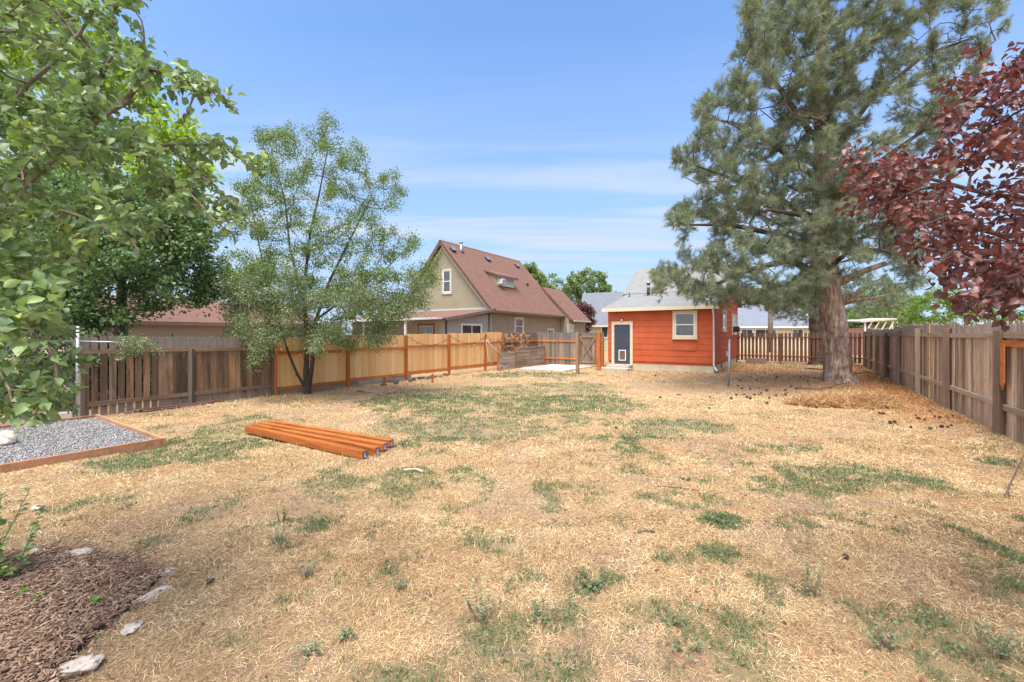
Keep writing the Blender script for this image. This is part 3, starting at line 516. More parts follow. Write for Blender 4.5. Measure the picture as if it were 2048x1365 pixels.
# ------------------------------------------------------------------ fences
def board_poly(x0, x1, z0, z1, ear):
    w = x1-x0
    return [(x0, z0), (x1, z0), (x1, z1-ear), (x1-ear*.8, z1), (x0+ear*.8, z1), (x0, z1-ear)] if ear else [(x0, z0), (x1, z0), (x1, z1), (x0, z1)]
def fence(name, label, cat, P0, P1, posts, top, mats, side, bw=.14, gap=.004, ear=.0, rails=(.3, 1.45), zb=.03, post_h=None, post_w=.09, jit=.01, group=None, tilt=.0, panel_fn=None, skip=(), tints=None, rail_side=True, rail_h=.085, post_dz=-.06):
    """local x along fence; side=-1 posts and rails towards -y"""
    P0 = np.array(P0, float); P1 = np.array(P1, float); d = P1-P0; L = np.linalg.norm(d); rz = math.atan2(d[1], d[0])
    e = empty(name, (P0[0], P0[1], 0), rz, label, cat, group)
    for i in range(len(posts)-1):
        a, b = posts[i], posts[i+1]; mb = MB(); x = a
        while x < b-.03:
            w = min(bw*random.uniform(.94, 1.05), b-x); g = gap if not callable(gap) else gap(x)
            if not (panel_fn and not panel_fn(x)):
                zt = top(x+w/2, i)+random.uniform(-jit, jit); tl = random.uniform(-tilt, tilt)
                poly = [(u+tl*(z-.9), z) for u, z in board_poly(x+g/2, x+w-g/2, zb+random.uniform(-.01, .01), zt, ear)]
                y0 = random.uniform(0, .004)
                mb.prism(poly, 'y', (-.018-y0) if side > 0 else y0, -y0 if side > 0 else .018+y0, tints(x) if tints else None)
            x += w
        if mb.v: mb.build('board_panel', M[mats[0]], e)
        for rzv in rails:
            zt = rzv(x, i) if callable(rzv) else rzv
            za = zt+random.uniform(-.012, .012); zb2 = zt+random.uniform(-.012, .012)
            y = side*.022
            MB().bar((a+(post_w/2 if i in skip or True else 0), y, za), (b-post_w/2, y, zb2), .038, rail_h).build('rail', M[mats[1]], e, bevel=.003)
    for i, a in enumerate(posts):
        if i in skip: continue
        h = (post_h(a, i) if post_h else top(a, i)+post_dz); y = side*(.002+post_w/2)
        lx = random.uniform(-tilt, tilt)*.8
        MB().bar((a, y, -.1), (a+lx, y+random.uniform(-.01, .01), h), post_w, post_w).build('post', M[mats[2]], e, bevel=.004)
    return e
def lp(Y): return (LF(Y), Y)
KL = math.hypot(1, .64)
# left, old weathered stretch
tP = [0, (10.12-8.54)*KL, (11.75-8.54)*KL]
fence('old_board_fence', 'old dark weathered board fence behind the gravel bed', 'fence', lp(8.54), lp(11.72), tP, lambda x, i: 1.665-.01*x, ('old_v', 'old_x', 'old_post'), -1, bw=.142,
      gap=lambda x: .032 if x < 1.25 else random.choice([.003, .006, .012]), ear=.028, rails=(.27, 1.33), jit=.018, post_h=lambda a, i: 1.36 if i == 1 else (1.0 if i == 0 else 1.64), tilt=.006, zb=.02)
# left, new cedar stretch
Ys = [11.78, 13.76, 15.86, 17.9, 20.06, 21.3]; tP = [(y-11.78)*KL for y in Ys]; hs = [1.60, 1.66, 1.70, 1.74, 1.79]
fence('cedar_fence', 'new honey coloured cedar fence with orange rails behind the elm', 'fence', lp(11.78), lp(21.3), tP, lambda x, i: hs[min(i, 4)]+.01, ('new_v', 'new_x', 'new_p'), -1, bw=.145, gap=.003, ear=0, rails=(lambda x, i: .19+.03*i, lambda x, i: 1.17+.035*i), jit=.003, post_h=lambda a, i: hs[min(i, 4)]-.05, zb=.16)
# below the cedar fence: kickboard soil line
e = empty('kick_board', (*lp(11.8), 0), math.atan2(1, .64), 'grey board along the ground under the cedar fence', 'board')
MB().box((0, -.02, -.05), (2.3*KL, .02, .17)).box((2.32*KL, -.02, -.05), (4.3*KL, .022, .16)).build('plank', M['plank'], e)
# back stretch: continues, then turns to the orange house
Bc = (LF(24.3), 24.3)
fence('old_grey_fence', 'weathered grey fence with one orange rail beside the plank wall', 'fence', lp(21.35), Bc, [0, 1.7, 3.5], lambda x, i: 1.80, ('back_v', 'new_x', 'gatewood'), -1, bw=.14, gap=.01, ear=.02, rails=(.5, 1.33), jit=.02, zb=.05, tilt=.008)
bd = np.array([4.55, 22.35])-np.array(Bc); bL = np.linalg.norm(bd); bu = bd/bL
def back_at(px):
    r = (px-CX)/F; return (r*Bc[1]-Bc[0])/(bu[0]-r*bu[1])
g0, g1 = back_at(1158), back_at(1194)
fence('back_grey_fence', 'weathered grey fence with orange rails behind the concrete patio', 'fence', Bc, tuple(np.array(Bc)+bu*g0), [0, g0*.5, g0], lambda x, i: 1.80, ('back_v', 'new_x', 'gatewood'), -1, bw=.14, gap=.008, ear=.02, rails=(.36, 1.33), jit=.02, zb=.03, tilt=.01, skip=(0, 1))
q0 = tuple(np.array(Bc)+bu*(g1+.06)); q1 = (OH[0]-.05, OH[1]+.75)
fence('short_fence', 'short piece of weathered fence between the gate and the red house', 'fence', q0, q1, [0, np.linalg.norm(np.array(q1)-np.array(q0))], lambda x, i: 1.80, ('back_v', 'new_x', 'new_p'), -1, bw=.13, gap=.012, ear=.02, rails=(.55, 1.33), zb=.05, post_h=lambda a, i: 1.5)
def gate():
    p = np.array(Bc)+bu*(g0+.05); w = g1-g0-.08
    e = empty('garden_gate', (p[0], p[1], 0), math.atan2(bu[1], bu[0]), 'weathered wooden gate with crossed braces by the patio', 'gate')
    mb = MB(); x = 0
    while x < w-.02: mb.prism(board_poly(x+.003, min(x+.135, w), .1, 1.78, .015), 'y', 0, .018); x += .14
    mb.build('board_panel', M['back_v'], e)
    MB().bar((0, -.02, 1.58), (w, -.02, 1.58), .036, .09).build('rail', M['gatewood'], e); MB().bar((0, -.02, .22), (w, -.02, .22), .036, .09).build('rail', M['gatewood'], e)
    MB().bar((.04, -.024, .28), (w-.04, -.024, 1.52), .03, .085).build('brace', M['gatewood'], e); MB().bar((.04, -.055, 1.52), (w-.04, -.055, .28), .03, .085).build('brace', M['gatewood'], e)
    MB().box((.01, -.06, 1.64), (.05, -.002, 1.69)).build('latch', M['dark'], e)
gate()
def lone_post(px, py, top, w, label, mat='gatewood', rz=0):
    g = G(px, py); o = MB().box((-w/2, -w/2, -.15), (w/2, w/2, top)).build('wooden_post', M[mat], bevel=.006); o.location = (g[0], g[1], 0); o.rotation_euler = (0, 0, rz); tag(o, label, 'post'); return o
lone_post(1155, 749, 1.78, .12, 'bare brown timber post standing alone in front of the gate', rz=TH)
lone_post(1197.5, 740, 1.80, .17, 'thick orange brown timber post between the gate and the blue door', 'new_p', rz=TH)
def plank_wall():
    a = np.array([-.62, 19.95]); b = np.array([.06, 21.35]); c = np.array([1.70, 24.0])
    e = empty('low_plank_wall', (a[0], a[1], 0), math.atan2(c[1]-b[1], c[0]-b[0]), 'low wall of salvaged grey planks beside the patio', 'plank wall')
    L1 = 1.56; L2 = 4.65
    def panel(x0, x1, zt, y):
        mb = MB(); z = .02
        while z < zt-.04:
            h = min(random.choice([.09, .12, .14, .16]), zt-z); x = x0
            while x < x1-.02:
                w = min(random.uniform(.7, 1.5), x1-x); 
                if x1-x-w < .35: w = x1-x
                yy = y+random.uniform(-.008, .008); mb.box((x+.002, yy, z+.004), (x+w-.002, yy+.022, z+h-.002)); x += w
            z += h
        mb.build('plank_panel', M['plank'], e)
    panel(0, L1-.05, .87, 0); panel(L1+.05, L2, 1.0, .0)
    for x, h in ((L1, 1.03), (L2+.04, 1.1), (.03, .9)): MB().box((x-.045, .0, -.1), (x+.045, .09, h)).build('post', M['new_p'], e)
    mb = MB(); mb.box((0, -.02, .99+.012), (0, 0, 1)) if False else None
    MB().box((L1+.06, -.03, 1.004), (L2, .06, 1.03)).build('cap_board', M['plank'], e)
plank_wall()
o = sheet('patio', PATIO, .045, M['slabc'], .12); tag(o, kind='structure')

# right fence
Yr = [-.5, 2.05, 4.6, 7.15, 9.7, 12.1, 14.6, 16.6, 18.8, 20.6, 22.4]; KR = math.hypot(1, .68); tP = [(y+.5)*KR for y in Yr]
def rtop(x, i): return 1.95+.05*math.sin(x*.5)+.02*math.sin(x*2.7)
def rpanel(i): return True
er = fence('right_board_fence', 'tall weathered board fence with grey tops along the right side', 'fence', (RF(-.5), -.5), (RF(22.4), 22.4), tP, rtop, ('right_v', 'right_x', 'right_post'), 1, bw=.125, gap=lambda x: random.choice([.004, .007, .012, .018]), ear=.012, rails=(lambda x, i: .50-.02*i*.3, lambda x, i: 1.68), jit=.032, tilt=.014, zb=-.02, post_w=.115, rail_h=.10, post_h=lambda a, i: rtop(a, i)-.13)
MB().box((-.02+tP[2]+1.2, .026, 1.50), (tP[3]-.06, .066, 1.60)).build('patch_rail', M['new_x'], er)
mb = MB(); x = tP[3]-.02; pts = [(x-.26, .9), (x-.18, .78), (x-.10, .9), (x-.10, 1.55), (x-.26, 1.55)]; mb.prism(pts, 'y', .068, .088); mb.build('hanging_picket', M['new_x'], er)
MB().box((tP[5]-1.02, .002, .0), (tP[5]-.93, .016, 1.97)).build('orange_board', M['new_v'], er)
# far picket fence
fa = np.array([13.75, 26.0]); fb = np.array([RF(22.5)+.0, 22.6]); fL = np.linalg.norm(fb-fa)
fence('picket_fence', 'brown picket fence with white gaps at the far end of the yard', 'fence', tuple(fa), tuple(fb), [0, 2.25, 4.6, fL], lambda x, i: 1.78, ('picket', 'picket_x', 'picket_x'), -1, bw=.19, gap=.06, ear=.03, rails=(.42, 1.52), zb=.12, jit=.012, rail_h=.07)
# pale concrete planter box at foot of picket fence
o = MB().box((0, 0, 0), (1.05, .3, .3)).build('planter_box', plain('pinkish masonry', (.30, .2, .16), .9, .15), bevel=.01); o.location = (13.75, 25.0, 0); o.rotation_euler = (0, 0, TH); tag(o, 'low pinkish grey block box at the foot of the picket fence', 'planter')

def chainlink():
    P0 = np.array([LF(8.5)+.02, 8.5]); P1 = np.array([LF(2.5)-2.0, 3.6]); d = P1-P0; L = np.linalg.norm(d)
    e = empty('chain_link_fence', (P0[0], P0[1], 0), math.atan2(d[1], d[0]), 'galvanised chain link fence behind the gravel bed at the left edge', 'fence')
    for x in (0, 2.8, 5.6):
        MB().tube([(x, 0, -.1), (x, 0, 1.86 if x == 0 else 1.6)], .033 if x == 0 else .022, 12).build('post', M['galv'], e, True)
    MB().tube([(0, 0, 1.56), (L, 0, 1.56)], .02, 8).build('top_rail', M['galv'], e, True)
    mb = MB(); s = .085; z0, z1 = .06, 1.54; n = int((6.2+z1)/s)
    for k in range(-int((z1-z0)/s), int(6.2/s)):
        x = k*s
        for sg in (0, 1):
            xa, xb = x, x+(z1-z0); za, zb = (z0, z1) if sg == 0 else (z1, z0)
            if xa < 0: f = -xa/(xb-xa); za = za+(zb-za)*f; xa = 0
            if xb > 6.2: f = (xb-6.2)/(xb-x); zb = zb-(zb-za)*f; xb = 6.2
            if xb-xa > .02: mb.tube([(xa, 0, za), (xb, .004, zb)], .0022, 3, False)
    mb.build('wire_mesh', M['galv'], e)
    MB().tube([(0, 0, 1.56), (-.9, .05, 1.52)], .016, 8).build('rail_stub', M['galv'], e, True)
chainlink()
o = MB().box((0, 0, -.1), (1.6, .16, .16)).build('concrete_curb', M['concrete'], bevel=.015); o.location = (*G(150, 838)[:2], 0); o.rotation_euler = (0, 0, R(215)); tag(o, 'pale concrete curb under the chain link fence', 'curb')
def pipes():
    e = empty('brown_pipes', (0, 0, 0), 0, 'dark red brown pipes lying along the foot of the old fence', 'pipes')
    for k in range(3):
        pts = [(LF(y)+.16+.06*k+.03*math.sin(y*3+k), y, .03+.03*(k == 1)) for y in np.linspace(9.0+.1*k, 10.6-.15*k, 12)]; MB().tube(pts, .024, 8).build('pipe', M['pipe'], e, True)
pipes()
def pole():
    g = G(1457, 772); e = empty('steel_pole', (g[0], g[1], 0), 0, 'leaning grey steel pole standing in the lawn before the red house', 'pole')
    MB().tube([(0, 0, -.2), (.035, 0, 1.53)], .037, 12).build('tube', M['galv'], e, True); MB().tube([(.035, 0, 1.53), (.036, 0, 1.545)], .033, 12).build('cap', M['dark'], e, True)
pole()

# ------------------------------------------------------------------ buildings
def window(parent, x, y, z0, w, h, rz, trim='cream', tw=.10, glassm='glass', rails='h', inner='white', ac=False, blind=False):
    """frame ring, sash, glass; local -y faces out"""
    f = MB(); f.box((-w/2, -.045, 0), (-w/2+tw, .01, h)).box((w/2-tw, -.045, 0), (w/2, .01, h)).box((-w/2+tw, -.046, 0), (w/2-tw, .01, tw)).box((-w/2+tw, -.046, h-tw), (w/2-tw, .01, h)).box((-w/2-.03, -.065, -.03), (w/2+.03, .01, 0))
    fo = f.build('window_frame', M[trim], parent, bevel=.003); fo.location = (x, y, z0); fo.rotation_euler = (0, 0, rz)
    a, b = -w/2+tw, w/2-tw; s = MB(); q = .035
    s.box((a, -.03, tw), (a+q, .01, h-tw)).box((b-q, -.03, tw), (b, .01, h-tw)).box((a+q, -.031, tw), (b-q, .01, tw+q)).box((a+q, -.031, h-tw-q), (b-q, .01, h-tw))
    if rails == 'h': s.box((a+q, -.036, h*.5-.022), (b-q, .01, h*.5+.022))
    if rails == 'v': s.box((-.02, -.036, tw+q), (.02, .01, h-tw-q))
    s.build('sash', M[inner], fo)
    MB().box((a+.01, -.012, tw+.01), (b-.01, -.004, h-tw-.01)).build('pane', M[glassm], fo)
    if ac:
        c = MB().box((a+.02, -.34, tw+.02), (a+.42, .0, tw+.34)).build('air_conditioner', M[ac], fo, bevel=.01)
        v = MB()
        for k in range(6): v.box((a+.05, -.346, tw+.06+k*.042), (a+.39, -.34, tw+.075+k*.042))
        v.build('grille', M['dark'], c)
    return fo
def orange_house():
    e = empty('red_orange_house', tuple(OH), TH, 'small red orange house with navy door and light grey roof', 'house')
    W = 4.82; D = 9.2; rid = 6.0; zr = 5.76; sl = .27
    # wall bodies (cores), roofs sit above
    ze = 2.92
    lowtop = ze+sl*3.55
    mb = MB(); mb.prism([(0.02, .3), (D, .3), (D, 3.35), (rid, 5.45), (3.6, 3.75), (3.55, lowtop-.05), (.02, ze-.02)], 'x', .02, W-.02); mb.build('wall', M['siding'], e)
    # front lapped courses
    fr = MB(); zz = [.42, .70, .98, 1.25, 1.53, 1.80, 2.07, 2.35, 2.62, 2.88]
    dx0, _ = on_wall(1224, 650, OH, E2); dx1, _ = on_wall(1266, 650, OH, E2)
    random.seed(11)
    for i in range(len(zz)-1):
        segs = [(.0, W)] if zz[i] > 2.3 else [(0, dx0+.01), (dx1-.01, W)]
        for (a, b) in segs:
            x = a
            while x < b-.01:
                w = b-x if (b-x) < 2.2 else random.uniform(1.2, 1.9)
                z0 = zz[i]+random.uniform(-.004, .004); z1 = zz[i+1]+.012; o1 = .019+random.uniform(0, .004)
                fr.add([(x+.001, -o1, z0), (x+w-.001, -o1, z0), (x+w-.001, -.006, z1), (x+.001, -.006, z1), (x+.001, 0.02, z0), (x+w-.001, .02, z0)], [(0, 1, 2, 3), (4, 5, 1, 0)]); x += w
    fr.build('front_siding', M['siding'], e)
    si = MB(); i = 0; z = .42
    while z < 5.2:
        y1 = D if z < 3.3 else (rid+(5.45-z)/.66*1.0 if z < 5.4 else rid); y0 = 0 if z < 2.7 else (max(0, (z-ze+.25)/sl) if z < 3.6 else 3.6+(z-3.65)/.72)
        if y1-y0 > .3:
            o1 = .028; si.add([(W+o1, y0, z), (W+o1, y1, z), (W+.004, y1, z+.285), (W+.004, y0, z+.285), (W-.02, y0, z), (W-.02, y1, z)], [(0, 1, 2, 3), (4, 5, 1, 0)])
        z += .275
    si.build('side_siding', M['siding'], e)
    MB().box((W+.002, -.045, .42), (W+.04, -.012, 2.9)).build('corner_trim', M['siding'], e)
    MB().box((0.03, .03, -.2), (W-.03, D-.03, .41)).build('foundation', plain('limewashed foundation', (.56, .48, .33), .9, .14, 2.5, bmp=.3), e)
    MB().box((W-.028, 2.2, .05), (W-.022, 2.6, .3)).build('foundation_vent', M['old_x'], e)
    # roofs
    r = MB(); r.slab((-.18, -.28, ze+.04), (W+.2, -.28, ze+.04), (W+.2, 3.75, ze+.04+sl*4.03), (-.18, 3.75, ze+.04+sl*4.03), .07); r.build('porch_roof', M['grey_sh'], e)
    msl = (zr-3.98)/(rid-3.35); r = MB(); r.slab((-.42, 3.35, 3.965), (W+.25, 3.35, 3.965), (W+.25, rid, zr), (-.42, rid, zr), .06); r.slab((W+.25, D+.3, zr-msl*(D+.3-rid)), (-.42, D+.3, zr-msl*(D+.3-rid)), (-.42, rid, zr), (W+.25, rid, zr), .09)
    r.build('main_roof', M['grey_sh'], e)
    MB().box((-.20, -.34, ze-.12), (W+.22, -.285, ze+.05)).build('fascia', M['cream'], e)
    MB().bar((W+.15, -.28, ze-.03), (W+.15, 3.7, ze-.03+sl*3.98), .04, .12).bar((-.40, 3.35, 3.88), (-.40, rid, zr-.1), .04, .14).build('rake_board', M['cream'], e)
    # downspout at near right corner
    MB().tube([(W-.02, -.32, ze-.05), (W-.02, -.22, ze-.25), (W-.02, -.08, ze-.45), (W-.02, -.08, .35), (W+.04, -.10, .22), (W+.14, -.2, .12)], .038, 8).build('downspout', M['white'], e, True)
    # door with frame, pet flap
    dw = dx1-dx0; dxc = (dx0+dx1)/2; zt = 2.30; zb = .20
    f = MB(); f.box((dx0, -.06, zb), (dx0+.13, .0, zt)).box((dx1-.13, -.06, zb), (dx1, 0, zt)).box((dx0+.13, -.061, zt-.13), (dx1-.13, 0, zt)).box((dx0-.03, -.075, zt), (dx1+.03, 0, zt+.03)).box((dx0+.13, -.09, zb), (dx1-.13, 0, zb+.05))
    f.build('door_frame', M['cream'], e, bevel=.003)
    a, b = dx0+.14, dx1-.14; d = MB().box((a, -.03, zb+.05), (b, .0, zt-.14)).build('door', M['navy'], e)
    pn = MB()
    w3 = (b-a-.24)/2
    for (z0, z1) in ((1.88, 2.06), (1.22, 1.80), (1.02, 1.10)):
        for k in (0, 1):
            x0 = a+.08+k*(w3+.08)
            for q, y in ((0, -.036), (.025, -.042)): pn.box((x0+q, y, z0+q), (x0+w3-q, -.03, z1-q))
    pn.build('door_panel', M['navy'], d)
    MB().tube([(b-.05, -.03, 1.12), (b-.05, -.085, 1.12)], .022, 10).build('handle', M['dark'], d, True)
    xc = (a+b)/2+.02; pf = MB().box((xc-.19, -.045, .42), (xc+.17, -.03, .46)).box((xc-.19, -.045, .90), (xc+.17, -.03, .94)).box((xc-.19, -.045, .46), (xc-.15, -.03, .90)).box((xc+.13, -.045, .46), (xc+.17, -.03, .90)).build('pet_door', M['white'], d)
    MB().box((xc-.15, -.038, .46), (xc+.13, -.031, .90)).build('flap', plain('brown flap', (.16, .10, .06), .4, .2), pf)
    la = MB().box((dxc-.05, -.06, zt+.09), (dxc+.05, 0, zt+.17)).build('porch_light', M['dark'], e); MB().tube([(dxc, -.09, zt+.13), (dxc, -.09, zt+.02)], [.05, .045], 12).build('lamp_glass', M['bulb'], la, True)
    # windows
    x0, z1 = on_wall(1345.7, 621, OH, E2); x1, z0 = on_wall(1395, 677, OH, E2); _, zt2 = on_wall(1370, 621.5, OH, E2); _, zb2 = on_wall(1370, 678, OH, E2)
    window(e, (x0+x1)/2, -.03, zb2, x1-x0, zt2-zb2, 0, 'cream', .12)
    OR = OH+E2*W
    for (pa, pb, ya, yb, ac) in ((1443.5, 1451, 619, 663, False), (1463, 1471.5, 629, 669, 'dark')):
        t0, _ = on_wall(pa, 640, OR, E1); t1, _ = on_wall(pb, 640, OR, E1); _, z1 = on_wall((pa+pb)/2, ya, OR, E1); _, z0 = on_wall((pa+pb)/2, yb, OR, E1)
        window(e, W+.02, (t0+t1)/2, z0, t1-t0, z1-z0, R(90), 'cream', .09, ac=ac)
    t0, z0 = on_wall(1452, 708, OR, E1); MB().box((W+.02, t0-.14, z0-.12), (W+.06, t0+.14, z0+.12)).build('dryer_vent', M['white'], e)
    # chimney flues on the low roof
    def on_low(x, y): return ze+.04+sl*(y+.28)
    fx = .95; fy = 2.9; z = on_low(fx, fy)
    ch = MB().tube([(1.17, fy, on_low(0, fy)-.05), (1.17, fy, on_low(0, fy)+.62)], .085, 10).build('flue', M['bark_dark'], e, True); MB().tube([(1.17, fy, on_low(0, fy)+.62), (1.17, fy, on_low(0, fy)+.66), (1.17, fy, on_low(0, fy)+.72)], [.14, .14, .05], 12).build('cap', M['galv'], ch, True)
    MB().tube([(1.17, fy, on_low(0, fy)+.36), (1.17, fy, on_low(0, fy)+.5)], .089, 10).build('collar', M['stone'], ch, True)
    MB().tube([(1.36, fy+.1, on_low(0, fy)-.05), (1.36, fy+.1, on_low(0, fy)+.34)], .045, 8).build('vent_pipe', M['dark'], e, True)
    MB().tube([(.22, 2.6, on_low(0, 2.6)-.03), (.22, 2.6, on_low(0, 2.6)+.02), (.22, 2.6, on_low(0, 2.6)+.24)], [.10, .035, .03], 8).build('vent_pipe', M['dark'], e, True)
    MB().box((.98, 2.65, on_low(0, 2.65)-.02), (1.5, 2.66, on_low(0, 2.65)+.02)).build('flashing', M['dark'], e)
    # bent siding flap below the window
    xa, za = on_wall(1340, 692, OH, E2); MB().add([(2.85, -.032, .99), (4.05, -.05, .97), (4.1, -.036, 1.25), (2.85, -.028, 1.26)], [(0, 1, 2, 3)]).build('loose_siding', M['siding'], e)
orange_house()
def stoop():
    e = empty('door_stoop', tuple(OH), TH, 'low worn concrete stoop under the navy door', 'stoop')
    MB().box((-.35, -.95, -.05), (1.3, -.34, .10)).build('lower_step', M['concrete'], e, bevel=.02); MB().box((.05, -.40, -.05), (1.15, .02, .19)).build('upper_step', M['concrete'], e, bevel=.02)
stoop()

def green_house():
    O = np.array([-1.1, 24.0, 0]); e = empty('olive_gabled_house', tuple(O), TH, 'olive stucco house with steep reddish brown roof behind the cedar fence', 'house')
    Wd = 8.05; xr = -Wd/2; ze = 3.07; zr = 7.55; D = 9.2; s = (zr-ze)/(Wd/2)
    MB().prism([(-Wd+.3, 0), (-.3, 0), (-.3, ze+.12), (xr, zr-.25), (-Wd+.3, ze+.12)], 'y', .3, D-.2).build('wall', M['stucco'], e)
    r = MB(); r.slab((0, 0, ze), (0, D, ze), (xr, D, zr), (xr, 0, zr), .13); r.slab((-Wd, D, ze), (-Wd, 0, ze), (xr, 0, zr), (xr, D, zr), .13)
    roof = r.build('roof', M['red_sh'], e)
    rk = MB()
    for sx in (0, -Wd): rk.bar((sx, .03, ze-.16), (xr, .03, zr-.16), .06, .16, up=(0, 0, 1))
    rk.build('rake_board', M['fascia'], e)
    rk = MB()
    rk.bar((-.36, .27, ze-.05), (xr, .27, zr-.42), .04, .15); rk.bar((-Wd+.36, .27, ze-.05), (xr, .27, zr-.42), .04, .15); rk.build('gable_trim', M['ltrim'], e)
    MB().box((-.02, 0.0, ze-.16), (.09, D, ze-.02)).build('gutter', M['gutter'], e, bevel=.02)
    # extension at the back end
    xe = -1.85; zx = 5.33; xo = .68; zo = 2.78; D2 = D+3.1
    MB().prism([(-4.4, 0), (.38, 0), (.38, zo+.06), (xe, zx-.3), (-4.4, zo-.1)], 'y', D-.15, D2-.3).build('wing_wall', M['stucco'], e)
    r = MB(); r.slab((xo, D-.22, zo), (xo, D2, zo), (xe, D2, zx), (xe, D-.22, zx), .12); r.slab((-4.4, D2, zo), (-4.4, D-.22, zo), (xe, D-.22, zx), (xe, D2, zx), .12); r.build('wing_roof', M['red_sh'], e)
    MB().box((xo-.02, D, zo-.14), (xo+.08, D2, zo-.02)).build('gutter', M['ltrim'], e)
    MB().tube([(.06, D-.1, ze-.1), (.05, D-.05, ze-.3), (-.2, D+.0, ze-.6), (-.24, D+.0, .1)], .05, 8).build('downspout', M['dark'], e, True)
    MB().tube([(-.24, .0, ze-.2), (-.24, .0, .1)], .05, 8).build('downspout', M['gutter'], e, True)
    # lean-to porch
    zl = 2.52; yl = -3.6
    MB().prism([(yl, 0), (.3, 0), (.3, ze-.16), (yl, zl-.1)], 'x', -Wd+.4, -.26).build('porch_wall', M['stucco2'], e)
    r = MB(); r.slab((-Wd+.1, yl-.25, zl), (.02, yl-.25, zl), (.02, .28, ze+.1), (-Wd+.1, .28, ze+.1), .08); r.build('porch_roof', M['red_sh'], e)
    MB().bar((.03, yl-.25, zl-.07), (.03, .05, ze-.03), .04, .15).build('porch_fascia', M['fascia'], e)
    MB().box((-Wd+1, .26, ze+.10), (-.4, .29, ze+.18)).build('flashing', plain('pale blue flashing', (.45, .53, .55), .4, .03), e)
    MB().bar((-.22, yl-.02, 0), (-.22, yl-.02, zl-.15), .07, .07, up=(0, 1, 0)).build('corner_post', M['dark'], e)
    # white patio cover
    r = MB(); r.slab((-Wd-1.2, yl-2.6, 2.38), (-.25, yl-2.6, 2.38), (-.25, yl-.25, zl-.01), (-Wd-1.2, yl-.25, zl-.01), .06); pc = r.build('patio_cover', M['white'], e)
    rb = MB()
    for k in range(26): x = -Wd-1.15+k*.345; rb.bar((x, yl-2.6, 2.40), (x, yl-.27, zl+.012), .03, .02)
    rb.build('rib', M['white'], pc)
    for x in (-.45, -3.4, -6.4): MB().box((x-.04, yl-2.5, 0), (x+.04, yl-2.42, 2.33)).build('cover_post', M['white'], e)
    # windows
    OG = O+E1*.3
    def win_front(px0, px1, py0, py1, yloc, **k):
        Ow = O+E1*yloc; t0, _ = on_wall(px0, 600, Ow, E2); t1, _ = on_wall(px1, 600, Ow, E2); _, z1 = on_wall((px0+px1)/2, py0, Ow, E2); _, z0 = on_wall((px0+px1)/2, py1, Ow, E2)
        return window(e, (t0+t1)/2, yloc, z0, t1-t0, z1-z0, 0, **k)
    def win_side(px0, px1, py0, py1, xloc, **k):
        Ow = O+E2*xloc; t0, _ = on_wall(px0, 600, Ow, E1); t1, _ = on_wall(px1, 600, Ow, E1); _, z1 = on_wall((px0+px1)/2, py0, Ow, E1); _, z0 = on_wall((px0+px1)/2, py1, Ow, E1)
        return window(e, xloc, (t0+t1)/2, z0, t1-t0, z1-z0, R(90), **k)
    win_front(884.8, 903.8, 538.5, 588, .3, trim='ltrim', tw=.11)
    win_front(837, 869, 649, 672, yl, trim='old_x', tw=.08, rails='v', inner='white')
    win_side(922, 963, 648, 685, -.26, trim='white', tw=.06, rails='v')
    win_side(1028, 1047, 634, 672, -.3, trim='ltrim', tw=.12, glassm='glass2')
    win_side(1095, 1107, 657, 672, -.3, trim='ltrim', tw=.10, rails='v')
    win_side(1135, 1147, 648, 672, .38, trim='ltrim', tw=.10, glassm='blind', rails='')
    # dormer
    def zroof(x): return ze-s*x
    xf = -1.55; za = zroof(xf)+.02; y0, y1 = 3.55, 6.1
    Of = O+E2*xf
    y0, _ = on_wall(993, 570, Of, E1); y1, _ = on_wall(1028, 570, Of, E1); _, za = on_wall(1010, 579, Of, E1); _, zb = on_wall(1010, 560, Of, E1); za = zroof(xf)+.02; zb = za+.62
    sl2 = .35; xb = (zb-ze+sl2*xf*1)/(-s+0) if False else None
    # shed roof meets main roof where zroof(x)=zb+sl2*(xf-x)
    xm = (ze-zb-sl2*xf)/(s-sl2)
    d = MB().prism([(xf, zroof(xf)-.3), (xf, zb), (xm, zb+sl2*(xf-xm)), (xm, zroof(xm)-.3)], 'y', y0, y1).build('dormer', M['stucco'], e)
    r = MB(); r.slab((xf+.25, y0-.15, zb+.03), (xf+.25, y1+.15, zb+.03), (xm-.3, y1+.15, zb+.03+sl2*(xf+.25-xm+.3)), (xm-.3, y0-.15, zb+.03+sl2*(xf+.25-xm+.3)), .09); r.build('dormer_roof', M['red_sh'], e)
    MB().box((xf+.24, y0-.16, zb-.12), (xf+.27, y1+.16, zb+.0)).build('dormer_fascia', M['fascia'], e)
    window(e, xf, (y0+y1)/2, za+.02, y1-y0-.1, .56, R(90), trim='ltrim', tw=.06, rails='v', glassm='blind', ac='white')
    # roof vents, metal flue
    def rpt(px, py):   # point on near roof slope under that sight line
        dirv = np.array([(px-CX)/F, 1, (HZ-py)/F]); o = np.array([0, 0, CH])-O
        dx, dy, dz = dirv@E2, dirv@E1, dirv[2]; ox, oy, oz = o@E2, o@E1, o[2]
        t = (ze-s*ox-oz)/(dz+s*dx); return (ox+dx*t, oy+dy*t, oz+dz*t)
    for (px, py) in ((905, 498), (975, 517), (1033, 530)):
        x, y, z = rpt(px, py+3); n = Vector((s, 0, 1)).normalized(); dn = Vector((1, 0, -s)).normalized(); p = Vector((x, y, z))
        MB().bar(p-dn*.16+n*.06, p+dn*.16+n*.06, .36, .12, up=n).build('roof_vent', M['dark'], e); MB().bar(p-dn*.18+n*.13, p+dn*.15+n*.13, .40, .02, up=n).build('vent_hood', M['galv'], e)
